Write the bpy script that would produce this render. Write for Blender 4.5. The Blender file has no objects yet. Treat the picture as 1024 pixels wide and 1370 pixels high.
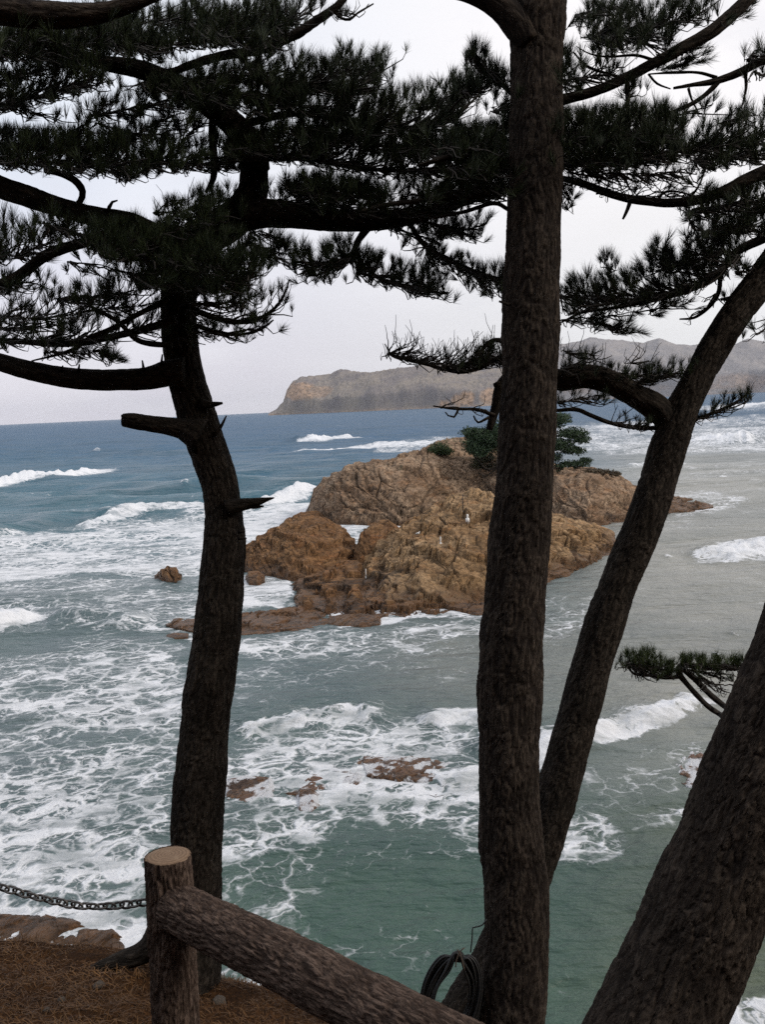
import bpy, math, random
import numpy as np
from mathutils import Vector, Matrix, Quaternion

rng = np.random.default_rng(7)
random.seed(7)
C = bpy.context.scene.collection
scn = bpy.context.scene

# ------------------------------------------------------------------ camera
F = 1200.0                       # focal length in photograph pixels (1024 x 1370)
H = 12.0                         # eye height above the sea
TH = math.radians(6.67)
RO = math.atan(0.0457)
_f = np.array([0, math.cos(TH), -math.sin(TH)])
_r0 = np.array([1.0, 0, 0]); _u0 = np.array([0, math.sin(TH), math.cos(TH)])
_r = math.cos(RO) * _r0 - math.sin(RO) * _u0
_u = math.sin(RO) * _r0 + math.cos(RO) * _u0
CAM = np.array([0, 0, H])

def P(px, py, d):
    """a point at depth d metres along the view axis"""
    return CAM + d * (_f + (px - 512) / F * _r - (py - 685) / F * _u)

def S(px, py, z=0.0):
    """the point on the level z seen at a spot of the photograph"""
    v = _f + (px - 512) / F * _r - (py - 685) / F * _u
    return CAM + v * ((z - H) / v[2])

def depth_of(p):
    return float(np.dot(np.asarray(p) - CAM, _f))

def to_px(V):
    q = V - CAM
    d = np.maximum(q @ _f, 0.05)
    return 512 + F * (q @ _r) / d, 685 - F * (q @ _u) / d, d

cd = bpy.data.cameras.new('camera'); cam = bpy.data.objects.new('camera', cd); C.objects.link(cam)
M = Matrix(((_r[0], _u[0], -_f[0], 0), (_r[1], _u[1], -_f[1], 0), (_r[2], _u[2], -_f[2], H), (0, 0, 0, 1)))
cam.matrix_world = M
cd.sensor_fit = 'VERTICAL'; cd.sensor_height = 36; cd.lens = 36 * F / 1370
cd.clip_start = 0.05; cd.clip_end = 60000
scn.camera = cam

# ------------------------------------------------------------------ noise
def _hash(ix, iy, iz, seed=0):
    h = (ix.astype(np.int64) * 374761393 + iy.astype(np.int64) * 668265263 + iz.astype(np.int64) * 2147483647 + seed * 1274126177) & 0xffffffff
    h = ((h ^ (h >> 13)) * 1274126177) & 0xffffffff
    h = ((h ^ (h >> 16)) * 2246822519) & 0xffffffff
    return ((h ^ (h >> 15)) & 0xffffff) / float(0xffffff)

def vnoise(p, seed=0):
    p = np.asarray(p, dtype=np.float64)
    i = np.floor(p).astype(np.int64); f = p - i
    w = f * f * f * (f * (f * 6 - 15) + 10)
    r = 0
    for a in (0, 1):
        wa = w[:, 0] if a else 1 - w[:, 0]
        for b in (0, 1):
            wb = w[:, 1] if b else 1 - w[:, 1]
            for c in (0, 1):
                wc = w[:, 2] if c else 1 - w[:, 2]
                r = r + wa * wb * wc * _hash(i[:, 0] + a, i[:, 1] + b, i[:, 2] + c, seed)
    return r

def fbm(p, octv=4, seed=0, gain=0.5):
    p = np.asarray(p, dtype=np.float64); a = 1.0; s = 0; t = 0
    for o in range(octv):
        s = s + a * (vnoise(p, seed + o * 17) - 0.5); t += a
        p = p * 2.03 + 11.7; a *= gain
    return s / t * 2      # about -1 .. 1

def ridged(p, octv=4, seed=0):
    p = np.asarray(p, dtype=np.float64); a = 1.0; s = 0; t = 0
    for o in range(octv):
        s = s + a * (1 - np.abs(vnoise(p, seed + o * 17) * 2 - 1) * 1.6); t += a
        p = p * 2.03 + 5.3; a *= 0.5
    return s / t

def voro(p, seed=0):
    """F1, F2 and a random value of the nearest cell"""
    p = np.asarray(p, dtype=np.float64)
    i = np.floor(p).astype(np.int64)
    f1 = np.full(len(p), 9.0); f2 = np.full(len(p), 9.0); cid = np.zeros(len(p))
    for a in (-1, 0, 1):
        for b in (-1, 0, 1):
            for c in (-1, 0, 1):
                x, y, z = i[:, 0] + a, i[:, 1] + b, i[:, 2] + c
                q = np.stack([x + _hash(x, y, z, seed), y + _hash(x, y, z, seed + 1), z + _hash(x, y, z, seed + 2)], 1)
                d = np.sqrt(((q - p) ** 2).sum(1))
                near = d < f1
                f2 = np.where(near, f1, np.minimum(f2, d))
                cid = np.where(near, _hash(x, y, z, seed + 3), cid)
                f1 = np.where(near, d, f1)
    return f1, f2, cid

def sstep(a, b, x):
    t = np.clip((x - a) / (b - a), 0, 1); return t * t * (3 - 2 * t)

# ------------------------------------------------------------------ mesh helpers
def make_mesh(name, V, faces, smooth=True):
    """faces: list of (n, k) index arrays"""
    V = np.asarray(V, dtype=np.float32)
    me = bpy.data.meshes.new(name)
    me.vertices.add(len(V)); me.vertices.foreach_set('co', V.ravel())
    faces = [np.asarray(f, dtype=np.int32) for f in faces if len(f)]
    nl = sum(f.size for f in faces); nf = sum(len(f) for f in faces)
    me.loops.add(nl); me.polygons.add(nf)
    me.loops.foreach_set('vertex_index', np.concatenate([f.ravel() for f in faces]))
    tot = np.concatenate([np.full(len(f), f.shape[1], dtype=np.int32) for f in faces])
    st = np.concatenate([[0], np.cumsum(tot)[:-1]]).astype(np.int32)
    me.polygons.foreach_set('loop_start', st)
    me.polygons.foreach_set('loop_total', tot)
    me.polygons.foreach_set('use_smooth', np.full(nf, smooth, dtype=bool))
    me.update(calc_edges=True); me.validate()
    return me

def attr_vec(me, name, A):
    a = me.attributes.new(name, 'FLOAT_VECTOR', 'POINT'); a.data.foreach_set('vector', np.asarray(A, dtype=np.float32).ravel())

def attr_f(me, name, A):
    a = me.attributes.new(name, 'FLOAT', 'POINT'); a.data.foreach_set('value', np.asarray(A, dtype=np.float32).ravel())

def link(name, me, mat, parent=None, label=None, cat=None, group=None, kind=None):
    o = bpy.data.objects.new(name, me); C.objects.link(o)
    if mat: me.materials.append(mat)
    if parent is not None:
        o.parent = parent; o.matrix_parent_inverse = parent.matrix_world.inverted()
    if label: o['label'] = label
    if cat: o['category'] = cat
    if group: o['group'] = group
    if kind: o['kind'] = kind
    return o

def empty(name, loc, label, cat, group=None):
    o = bpy.data.objects.new(name, None); C.objects.link(o)
    o.empty_display_size = 0.2
    o.matrix_world = Matrix.Translation(Vector([float(c) for c in loc]))
    o['label'] = label; o['category'] = cat
    if group: o['group'] = group
    return o

class Buf:
    """collects pieces of one mesh"""
    def __init__(s): s.V = []; s.Q = []; s.T = []; s.A = []; s.n = 0
    def add(s, V, quads=None, tris=None, A=None):
        V = np.asarray(V, dtype=np.float64)
        if quads is not None and len(quads): s.Q.append(np.asarray(quads) + s.n)
        if tris is not None and len(tris): s.T.append(np.asarray(tris) + s.n)
        s.V.append(V); s.n += len(V)
        s.A.append(np.asarray(A) if A is not None else np.zeros((len(V), 3)))
    def mesh(s, name, smooth=True, attr=None, field=None):
        f = []
        if s.Q: f.append(np.concatenate(s.Q))
        if s.T: f.append(np.concatenate(s.T))
        me = make_mesh(name, np.concatenate(s.V), f, smooth)
        if attr and len(me.vertices) == s.n:
            A = np.concatenate(s.A); attr_vec(me, attr, A)
            f, t = (field or bark_field)(A); attr_vec(me, 'fissure', np.stack([f, t, 0 * f], 1))
        return me

def catmull(K, step):
    """smooth path through the rows of K (any columns, first three are positions)"""
    K = np.asarray(K, dtype=np.float64)
    if len(K) == 2:
        n = max(2, int(np.linalg.norm(K[1, :3] - K[0, :3]) / step) + 1)
        t = np.linspace(0, 1, n)[:, None]; return K[0] * (1 - t) + K[1] * t
    E = np.vstack([2 * K[0] - K[1], K, 2 * K[-1] - K[-2]]); out = []
    for i in range(1, len(E) - 2):
        a, b, c, d = E[i - 1], E[i], E[i + 1], E[i + 2]
        n = max(1, int(np.linalg.norm(c[:3] - b[:3]) / step))
        for t in np.arange(n) / n:
            out.append(0.5 * ((2 * b) + (c - a) * t + (2 * a - 5 * b + 4 * c - d) * t * t + (3 * b - a - 3 * c + d) * t ** 3))
    out.append(E[-2])
    return np.array(out)

def grid_faces(nr, nc, closed=False):
    r = np.arange(nr - 1)[:, None]
    if closed:
        c = np.arange(nc)[None, :]; c2 = (c + 1) % nc
    else:
        c = np.arange(nc - 1)[None, :]; c2 = c + 1
    a = (r * nc + c).ravel(); b = (r * nc + c2).ravel(); d = ((r + 1) * nc + c).ravel(); e = ((r + 1) * nc + c2).ravel()
    return np.stack([a, b, e, d], 1)

def tube_arrays(path, sides, disp=None, seed=0, cap=True):
    """path rows x,y,z,r; disp(co, r) gives a radial offset; returns V, quads, tris, bark coordinates"""
    X = path[:, :3]; R = path[:, 3]; n = len(X)
    T = np.gradient(X, axis=0); T /= np.linalg.norm(T, axis=1)[:, None] + 1e-12
    a = np.array([0, 0, 1.0]) if abs(T[0, 2]) < 0.8 else np.array([1.0, 0, 0])
    N = np.zeros_like(X); v = np.cross(T[0], a); v /= np.linalg.norm(v); N[0] = v
    for i in range(1, n):
        v = N[i - 1] - T[i] * np.dot(N[i - 1], T[i]); N[i] = v / (np.linalg.norm(v) + 1e-12)
    B = np.cross(T, N)
    ph = np.arange(sides) / sides * 2 * math.pi
    cs, sn = np.cos(ph), np.sin(ph)
    s = np.concatenate([[0], np.cumsum(np.linalg.norm(np.diff(X, axis=0), axis=1))])
    rad = N[:, None, :] * cs[None, :, None] + B[:, None, :] * sn[None, :, None]
    Rm = np.full(n, R.mean())
    co = np.stack([np.outer(np.maximum(R, 0.3 * R.max()), cs), np.outer(np.maximum(R, 0.3 * R.max()), sn), np.repeat(s[:, None], sides, 1)], 2).reshape(-1, 3)
    rr = np.repeat(R, sides)
    if disp is not None:
        rr = rr + disp(co + seed * 3.17, rr)
    V = (X[:, None, :] + rad * rr.reshape(n, sides, 1)).reshape(-1, 3)
    q = grid_faces(n, sides, True); t = None
    if cap:
        V = np.vstack([V, X[0], X[-1]]); k = n * sides
        j = np.arange(sides); j2 = (j + 1) % sides
        t = np.vstack([np.stack([np.full(sides, k), j2, j], 1), np.stack([np.full(sides, k + 1), (n - 1) * sides + j, (n - 1) * sides + j2], 1)])
        co = np.vstack([co, [0, 0, 0], [0, 0, s[-1]]])
    return V, q, t, co + seed * 3.17

def bark_field(co, fx=36.0, fz=10.5, seed=4):
    """fissures (0..1) between long plates of bark, and a tone per plate"""
    co = np.asarray(co)
    wp = np.stack([fbm(co * 7, 2, 3), fbm(co * 7, 2, 5), fbm(co * 7, 2, 8)], 1)
    q = co * np.array([fx, fx, fz]) + wp * 0.9
    n1 = fbm(q, 3, seed); n2 = fbm(q * 2.3 + 7.7, 2, seed + 1)
    fis = 1 - sstep(0.02, 0.24, np.abs(n1)); fis2 = (1 - sstep(0.0, 0.22, np.abs(n2))) * 0.55
    return np.maximum(fis, fis2), vnoise(q * 0.8 + 3.1, seed + 2)

def bark_disp(co, r):
    f, t = bark_field(co)
    k = np.clip(r / 0.13, 0.15, 1.2)
    return k * (0.002 - 0.0065 * f + 0.003 * (t - 0.5) + 0.0015 * fbm(co * 70, 2, 9) + 0.015 * fbm(co * 4, 2, 2))

def plate_field(co):
    """irregular scaly plates parted by cracks of uneven width"""
    wp = np.stack([fbm(co * 11, 3, 43), fbm(co * 11, 3, 45), fbm(co * 11, 3, 48)], 1)
    f1, f2, cid = voro(co * np.array([22.0, 22.0, 5.6]) + wp * 0.8, 51)
    wd = 0.05 + 0.16 * sstep(-0.3, 0.4, fbm(co * 14, 2, 53))
    crk = 1 - sstep(0.0, wd, f2 - f1)
    g, t = bark_field(co, 40.0, 13.0, 31)
    return np.clip(np.maximum(crk, 0.55 * g), 0, 1), 0.5 * cid + 0.5 * t
def plate_disp(co, r):
    f, t = plate_field(co)
    return 0.003 - 0.008 * f + 0.005 * (t - 0.5) + 0.001 * fbm(co * 70, 2, 9) + 0.015 * fbm(co * 4, 2, 2)

def rough_disp(co, r):
    return r * (0.16 * fbm(co * 14, 3, 9) + 0.10 * fbm(co * 45, 2, 4))

def px_path(pts, d, step=0.03):
    """pts rows (x, y, width[, depth]) in photograph pixels"""
    K = []
    for p in pts:
        dd = p[3] if len(p) > 3 else d
        K.append(list(P(p[0], p[1], dd)) + [p[2] / 2 / F * dd])
    return catmull(K, step)

# ------------------------------------------------------------------ materials
def mat(name):
    m = bpy.data.materials.new(name); m.use_nodes = True
    nt = m.node_tree; nt.nodes.clear()
    o = nt.nodes.new('ShaderNodeOutputMaterial'); b = nt.nodes.new('ShaderNodeBsdfPrincipled')
    nt.links.new(b.outputs[0], o.inputs[0])
    return m, nt, b, o

def N(nt, t, **kw):
    n = nt.nodes.new('ShaderNode' + t)
    for k, v in kw.items():
        if k in n.inputs: n.inputs[k].default_value = v
        else: setattr(n, k, v)
    return n

def ramp(nt, stops, interp='LINEAR'):
    n = nt.nodes.new('ShaderNodeValToRGB'); cr = n.color_ramp; cr.interpolation = interp
    while len(cr.elements) < len(stops): cr.elements.new(0.5)
    for e, (p, c) in zip(cr.elements, stops):
        e.position = p; e.color = (*c, 1) if len(c) == 3 else c
    return n

def math_n(nt, op, a, b=None, clamp=False):
    n = nt.nodes.new('ShaderNodeMath'); n.operation = op; n.use_clamp = clamp
    for i, x in enumerate((a, b)):
        if x is None: continue
        if isinstance(x, (int, float)): n.inputs[i].default_value = x
        else: nt.links.new(x, n.inputs[i])
    return n.outputs[0]

def mixc(nt, fac, a, b, mode='MIX'):
    n = nt.nodes.new('ShaderNodeMix'); n.data_type = 'RGBA'; n.blend_type = mode
    if isinstance(fac, (int, float)): n.inputs[0].default_value = fac
    else: nt.links.new(fac, n.inputs[0])
    for i, x in ((6, a), (7, b)):
        if isinstance(x, tuple): n.inputs[i].default_value = (*x, 1)
        else: nt.links.new(x, n.inputs[i])
    return n.outputs[2]

def maprange(nt, x, a, b, c=0.0, d=1.0, smooth=True):
    n = nt.nodes.new('ShaderNodeMapRange'); n.interpolation_type = 'SMOOTHSTEP' if smooth else 'LINEAR'
    nt.links.new(x, n.inputs[0])
    for i, v in ((1, a), (2, b), (3, c), (4, d)):
        if isinstance(v, (int, float)): n.inputs[i].default_value = v
        else: nt.links.new(v, n.inputs[i])
    return n.outputs[0]

def attrib(nt, name):
    n = nt.nodes.new('ShaderNodeAttribute'); n.attribute_name = name; return n

def scalev(nt, v, sc):
    n = nt.nodes.new('ShaderNodeMapping'); n.inputs['Scale'].default_value = sc; nt.links.new(v, n.inputs[0]); return n.outputs[0]

def bump(nt, h, strength, dist, bsdf, prev=None):
    n = nt.nodes.new('ShaderNodeBump'); n.inputs['Strength'].default_value = strength; n.inputs['Distance'].default_value = dist
    nt.links.new(h, n.inputs['Height'])
    if prev is not None: nt.links.new(prev, n.inputs['Normal'])
    nt.links.new(n.outputs[0], bsdf.inputs['Normal']); return n.outputs[0]

def bark_material(name, dark, mid, light, fine=90.0, stretch=0.42):
    m, nt, b, o = mat(name); L = nt.links.new
    a = attrib(nt, 'barkco').outputs['Vector']
    fs = attrib(nt, 'fissure').outputs['Vector']
    sp = nt.nodes.new('ShaderNodeSeparateXYZ'); L(fs, sp.inputs[0])
    n2 = N(nt, 'TexNoise', Scale=fine, Detail=7.0, Roughness=0.7); L(scalev(nt, a, (1, 1, stretch)), n2.inputs['Vector'])
    n3 = N(nt, 'TexNoise', Scale=5.0, Detail=4.0); L(a, n3.inputs['Vector'])
    n4 = N(nt, 'TexNoise', Scale=fine * 0.45, Detail=5.0, Roughness=0.6); L(scalev(nt, a, (1, 1, stretch * 0.6)), n4.inputs['Vector'])
    tone = mixc(nt, maprange(nt, n2.outputs['Fac'], 0.3, 0.72), mid, light)
    tone = mixc(nt, maprange(nt, n3.outputs['Fac'], 0.35, 0.7, 0, 0.7), tone, tuple(0.62 * c for c in mid))
    tone = mixc(nt, maprange(nt, sp.outputs[1], 0.3, 0.8, 0.0, 0.45), tone, light)
    fine_cr = maprange(nt, math_n(nt, 'ABSOLUTE', math_n(nt, 'SUBTRACT', n4.outputs['Fac'], 0.5)), 0.0, 0.05, 0.6, 0.0)
    fac = math_n(nt, 'MAXIMUM', math_n(nt, 'MULTIPLY', sp.outputs[0], 0.8), fine_cr)
    col = mixc(nt, fac, tone, dark)
    L(col, b.inputs['Base Color']); b.inputs['Roughness'].default_value = 0.95; b.inputs['Specular IOR Level'].default_value = 0.12
    h = math_n(nt, 'SUBTRACT', math_n(nt, 'MULTIPLY', n2.outputs['Fac'], 0.9), math_n(nt, 'MULTIPLY', fac, 0.8))
    bump(nt, h, 0.9, 0.010, b)
    return m

BARK = bark_material('pine_bark', (0.006, 0.005, 0.004), (0.028, 0.022, 0.018), (0.070, 0.056, 0.044))
BARK_RED = bark_material('reddish_pine_bark', (0.006, 0.004, 0.004), (0.028, 0.0215, 0.017), (0.078, 0.060, 0.047), 75.0, 0.45)
LOGBARK = bark_material('fence_log_bark', (0.016, 0.010, 0.008), (0.085, 0.056, 0.043), (0.165, 0.118, 0.094), 150.0, 0.22)

m, nt, b, o = mat('twig_bark'); TWIG = m
n = N(nt, 'TexNoise', Scale=40.0, Detail=4.0)
nt.links.new(ramp(nt, [(0.3, (0.014, 0.011, 0.009)), (0.7, (0.035, 0.027, 0.021))]).outputs[0], b.inputs['Base Color'])
nt.links.new(n.outputs['Fac'], nt.nodes[-1].inputs[0]) if nt.nodes[-1].type == 'VALTORGB' else None
b.inputs['Roughness'].default_value = 0.9

def needle_material(name, c0, c1):
    m, nt, b, o = mat(name); L = nt.links.new
    g = nt.nodes.new('ShaderNodeNewGeometry')
    cr = ramp(nt, [(0.0, c0), (1.0, c1)]); L(g.outputs['Random Per Island'], cr.inputs[0])
    n = N(nt, 'TexNoise', Scale=2.2, Detail=2.0); L(g.outputs['Position'], n.inputs['Vector'])
    col = mixc(nt, maprange(nt, n.outputs['Fac'], 0.35, 0.7, 0.0, 0.6), cr.outputs[0], c0)
    L(col, b.inputs['Base Color']); b.inputs['Roughness'].default_value = 0.6
    b.inputs['Specular IOR Level'].default_value = 0.25
    return m
NEEDLE = needle_material('pine_needles', (0.008, 0.016, 0.005), (0.036, 0.050, 0.015))
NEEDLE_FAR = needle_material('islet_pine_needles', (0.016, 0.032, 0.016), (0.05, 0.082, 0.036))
SHRUBM = needle_material('shrub_leaves', (0.022, 0.042, 0.016), (0.07, 0.10, 0.04))

def rock_material(name, base_lo, base_hi, red, scale=1.0, wet=0.9, wash=0.0):
    m, nt, b, o = mat(name); L = nt.links.new
    g = nt.nodes.new('ShaderNodeNewGeometry'); pos = g.outputs['Position']
    n1 = N(nt, 'TexNoise', Scale=0.28 * scale, Detail=6.0, Roughness=0.62); L(pos, n1.inputs['Vector'])
    n2 = N(nt, 'TexNoise', Scale=2.6 * scale, Detail=9.0, Roughness=0.75); L(scalev(nt, pos, (1, 1, 1.7)), n2.inputs['Vector'])
    n3 = N(nt, 'TexNoise', Scale=0.6 * scale, Detail=4.0); L(scalev(nt, pos, (1, 1, 2.5)), n3.inputs['Vector'])
    base = mixc(nt, maprange(nt, n1.outputs['Fac'], 0.32, 0.68), base_lo, base_hi)
    base = mixc(nt, maprange(nt, n3.outputs['Fac'], 0.5, 0.72, 0, 0.75), base, red)
    base = mixc(nt, maprange(nt, n2.outputs['Fac'], 0.42, 0.62, 0, 0.80), base, tuple(0.30 * c for c in base_lo))
    cr = attrib(nt, 'crack').outputs['Fac']
    base = mixc(nt, math_n(nt, 'MULTIPLY', cr, 0.88), base, tuple(0.16 * c for c in base_lo))
    # pale lichen and bird-limed patches
    n4 = N(nt, 'TexNoise', Scale=1.1 * scale, Detail=7.0, Roughness=0.75); L(pos, n4.inputs['Vector'])
    base = mixc(nt, maprange(nt, n4.outputs['Fac'], 0.58, 0.74, 0, 0.38), base, (0.42, 0.35, 0.27))
    sz_ = nt.nodes.new('ShaderNodeSeparateXYZ'); L(pos, sz_.inputs[0])
    n7 = N(nt, 'TexNoise', Scale=0.45 * scale, Detail=6.0, Roughness=0.7); L(pos, n7.inputs['Vector'])
    hi = maprange(nt, sz_.outputs[2], 4.5, 8.0, -0.14, 0.02)
    base = mixc(nt, maprange(nt, math_n(nt, 'ADD', n7.outputs['Fac'], hi), 0.52, 0.62, 0, 0.7), base, (0.075, 0.075, 0.036))
    # wet, weed-covered band near the water line
    sx = nt.nodes.new('ShaderNodeSeparateXYZ'); L(pos, sx.inputs[0])
    zz = math_n(nt, 'ADD', sx.outputs[2], math_n(nt, 'MULTIPLY', math_n(nt, 'SUBTRACT', n1.outputs['Fac'], 0.5), -2.2))
    wetf = maprange(nt, zz, 0.15 * wet, 1.5 * wet, 1.0, 0.0)
    weed = mixc(nt, maprange(nt, n2.outputs['Fac'], 0.42, 0.6), (0.045, 0.024, 0.012), (0.17, 0.082, 0.033))
    n6 = N(nt, 'TexNoise', Scale=0.55 * scale, Detail=5.0, Roughness=0.65); L(scalev(nt, pos, (0.5, 1, 1)), n6.inputs['Vector'])
    lowm = maprange(nt, zz, 0.8 * wet, 2.6 * wet, 0.9, 0.0)
    base = mixc(nt, math_n(nt, 'MULTIPLY', lowm, maprange(nt, n6.outputs['Fac'], 0.52, 0.60)), base, (0.022, 0.018, 0.016))
    col = mixc(nt, math_n(nt, 'MULTIPLY', wetf, 0.85), base, weed)
    if wash:
        nw = N(nt, 'TexNoise', Scale=1.3, Detail=6.0, Roughness=0.6); L(pos, nw.inputs['Vector'])
        low = maprange(nt, sx.outputs[2], 0.02, wash, 0.06, -0.14)
        fw = maprange(nt, math_n(nt, 'ADD', nw.outputs['Fac'], low), 0.52, 0.60)
        col = mixc(nt, fw, col, (0.66, 0.67, 0.70))
    L(col, b.inputs['Base Color'])
    L(maprange(nt, wetf, 0, 1, 0.9, 0.42), b.inputs['Roughness'])
    b.inputs['Specular IOR Level'].default_value = 0.3
    h = math_n(nt, 'ADD', n2.outputs['Fac'], math_n(nt, 'MULTIPLY', n4.outputs['Fac'], 0.6))
    bump(nt, h, 1.0, 0.30 / scale, b)
    return m
ROCK_A = rock_material('weathered_rock', (0.29, 0.185, 0.115), (0.50, 0.355, 0.24), (0.38, 0.205, 0.105))
ROCK_B = rock_material('ochre_rock', (0.33, 0.190, 0.085), (0.56, 0.375, 0.21), (0.43, 0.215, 0.085))
ROCK_C = rock_material('brown_wet_rock', (0.23, 0.115, 0.048), (0.33, 0.180, 0.080), (0.29, 0.12, 0.042), 1.0, 0.55)
ROCK_L = rock_material('sea_washed_rock', (0.24, 0.120, 0.085), (0.33, 0.180, 0.125), (0.30, 0.125, 0.075), 1.6, 0.22, 0.22)

# ------------------------------------------------------------------ world, sun
sun_dir = Vector((0.74, -0.30, 0.60)).normalized()
w = bpy.data.worlds.new('World'); scn.world = w; w.use_nodes = True
nt = w.node_tree; nt.nodes.clear(); L = nt.links.new
out = nt.nodes.new('ShaderNodeOutputWorld')
sky = nt.nodes.new('ShaderNodeTexSky'); sky.sky_type = 'NISHITA'; sky.sun_disc = False
sky.sun_elevation = math.asin(sun_dir.z); sky.sun_rotation = math.atan2(sun_dir.x, sun_dir.y)
sky.dust_density = 2.0; sky.altitude = 10
bg1 = nt.nodes.new('ShaderNodeBackground'); L(sky.outputs[0], bg1.inputs[0]); bg1.inputs[1].default_value = 0.09
tc = nt.nodes.new('ShaderNodeTexCoord')
gen = tc.outputs['Generated']
sx = nt.nodes.new('ShaderNodeSeparateXYZ'); L(gen, sx.inputs[0])
# overcast cloud deck: thin and lavender low on the left, bright towards the upper right
n1 = N(nt, 'TexNoise', Scale=2.6, Detail=7.0, Roughness=0.55); L(scalev(nt, gen, (1, 1, 3.0)), n1.inputs['Vector'])
n2 = N(nt, 'TexNoise', Scale=6.0, Detail=6.0, Roughness=0.6); L(scalev(nt, gen, (1, 1, 2.2)), n2.inputs['Vector'])
low = maprange(nt, sx.outputs[2], 0.0, 0.36)
side = maprange(nt, sx.outputs[0], -0.45, 0.30)
colL = mixc(nt, low, (0.60, 0.565, 0.66), (0.68, 0.75, 0.85))
colR = mixc(nt, low, (0.72, 0.72, 0.735), (0.93, 0.895, 0.895))
cl = mixc(nt, side, colL, colR)
cl = mixc(nt, maprange(nt, n1.outputs['Fac'], 0.35, 0.68, 0.0, 0.40), cl, (0.92, 0.91, 0.93))
cl = mixc(nt, maprange(nt, n2.outputs['Fac'], 0.46, 0.72, 0.0, 0.38), cl, (0.66, 0.66, 0.71))
bg2 = nt.nodes.new('ShaderNodeBackground'); L(cl, bg2.inputs[0]); bg2.inputs[1].default_value = 1.22
mx = nt.nodes.new('ShaderNodeMixShader'); mx.inputs[0].default_value = 0.90
L(bg1.outputs[0], mx.inputs[1]); L(bg2.outputs[0], mx.inputs[2]); L(mx.outputs[0], out.inputs[0])

sd = bpy.data.lights.new('sun', 'SUN'); sd.energy = 1.7; sd.angle = math.radians(10); sd.color = (1.0, 0.93, 0.83)
so = bpy.data.objects.new('sun', sd); C.objects.link(so)
so.rotation_euler = sun_dir.to_track_quat('Z', 'Y').to_euler(); so.location = (30, -20, 40)

# ------------------------------------------------------------------ sea
def seg_dist(X, Y, poly):
    """distance to a polyline, position along it (0..1) and the side (positive: below/nearer the camera)"""
    best = np.full(X.shape, 1e9); tt = np.zeros(X.shape); sg = np.zeros(X.shape)
    ln = [math.dist(poly[i], poly[i + 1]) for i in range(len(poly) - 1)]; tot = sum(ln); acc = 0
    for i in range(len(poly) - 1):
        (ax, ay), (bx, by) = poly[i], poly[i + 1]
        dx, dy = bx - ax, by - ay; l2 = dx * dx + dy * dy + 1e-9
        t = np.clip(((X - ax) * dx + (Y - ay) * dy) / l2, 0, 1)
        d = np.hypot(X - ax - t * dx, Y - ay - t * dy)
        m_ = d < best
        best = np.where(m_, d, best); tt = np.where(m_, (acc + t * ln[i]) / tot, tt)
        sg = np.where(m_, np.sign((X - ax) * dy - (Y - ay) * dx), sg)
        acc += ln[i]
    return best, tt, sg

def inside_soft(X, Y, poly, fe):
    """1 inside, 0 outside, feathered over fe pixels"""
    ins = np.zeros(X.shape, dtype=bool); n = len(poly)
    for i in range(n):
        (ax, ay), (bx, by) = poly[i], poly[(i + 1) % n]
        c = ((ay > Y) != (by > Y)) & (X < (bx - ax) * (Y - ay) / (by - ay + 1e-9) + ax)
        ins ^= c
    d, _, _ = seg_dist(X, Y, list(poly) + [poly[0]])
    return sstep(-fe, fe, np.where(ins, d, -d))

# rows: distance from the camera; columns: bearing
rows = [9.0]
while rows[-1] < 15000:
    r = rows[-1]; rows.append(r + max(0.065, r * r / (H * F) * 0.95))
rows = np.array(rows)
an = list(np.arange(-0.475, 0.4751, 1.25 / F))
a = an[-1]; st = 0.002
right = []
while a < 1.45: a += st; st *= 1.12; right.append(a)
ang = np.array([-x for x in right[::-1]] + an + right)
AA, RR = np.meshgrid(ang, rows)
sX = (RR * np.sin(AA)).ravel(); sY = (RR * np.cos(AA)).ravel()
nr_, nc_ = len(rows), len(ang)
Vs = np.stack([sX, sY, np.zeros_like(sX)], 1)
qx, qy, qd = to_px(Vs)
rad = np.hypot(sX, sY)
P2 = np.stack([sX, sY, np.zeros_like(sX)], 1)

n_lo = fbm(P2 * 0.05, 3, 21); n_md = fbm(P2 * np.array([0.16, 0.24, 0]) + 3.3, 3, 22); n_hi = fbm(P2 * np.array([0.7, 1.0, 0]) + 9.1, 4, 23)
n_vl = fbm(P2 * 0.012, 3, 24)
# sheltered water on the right is calmer
lee = sstep(500, 800, qx) * sstep(560, 640, qy)
near = 1 - sstep(25, 90, rad)
# swell rolling in: crests lie across the view, lowest at the shore
ph = (sY * 0.985 + sX * 0.17) + 5.0 * n_vl * 3 + 2.2 * n_lo
lam = 24.0
s1 = np.sin(ph * 2 * math.pi / lam); s1 = np.exp(1.25 * (s1 - 1)) * 1.25 - 0.45
s2 = np.sin((sY * 0.93 - sX * 0.36 + 7 * n_lo) * 2 * math.pi / 10.5)
sw_amp = 1.10 * sstep(40, 110, rad) * (1 - 0.55 * lee) * (0.65 + 0.8 * np.clip(n_vl + 0.3, 0, 1))
sw_amp *= 1 - 0.6 * sstep(900, 2500, rad)
Z = sw_amp * s1 + 0.10 * s2 * sstep(20, 60, rad) * (1 - 0.4 * lee)
Z += 0.20 * n_md * (0.5 + 0.5 * sstep(20, 80, rad)) * (1 - 0.3 * lee) + 0.065 * n_hi

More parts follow.
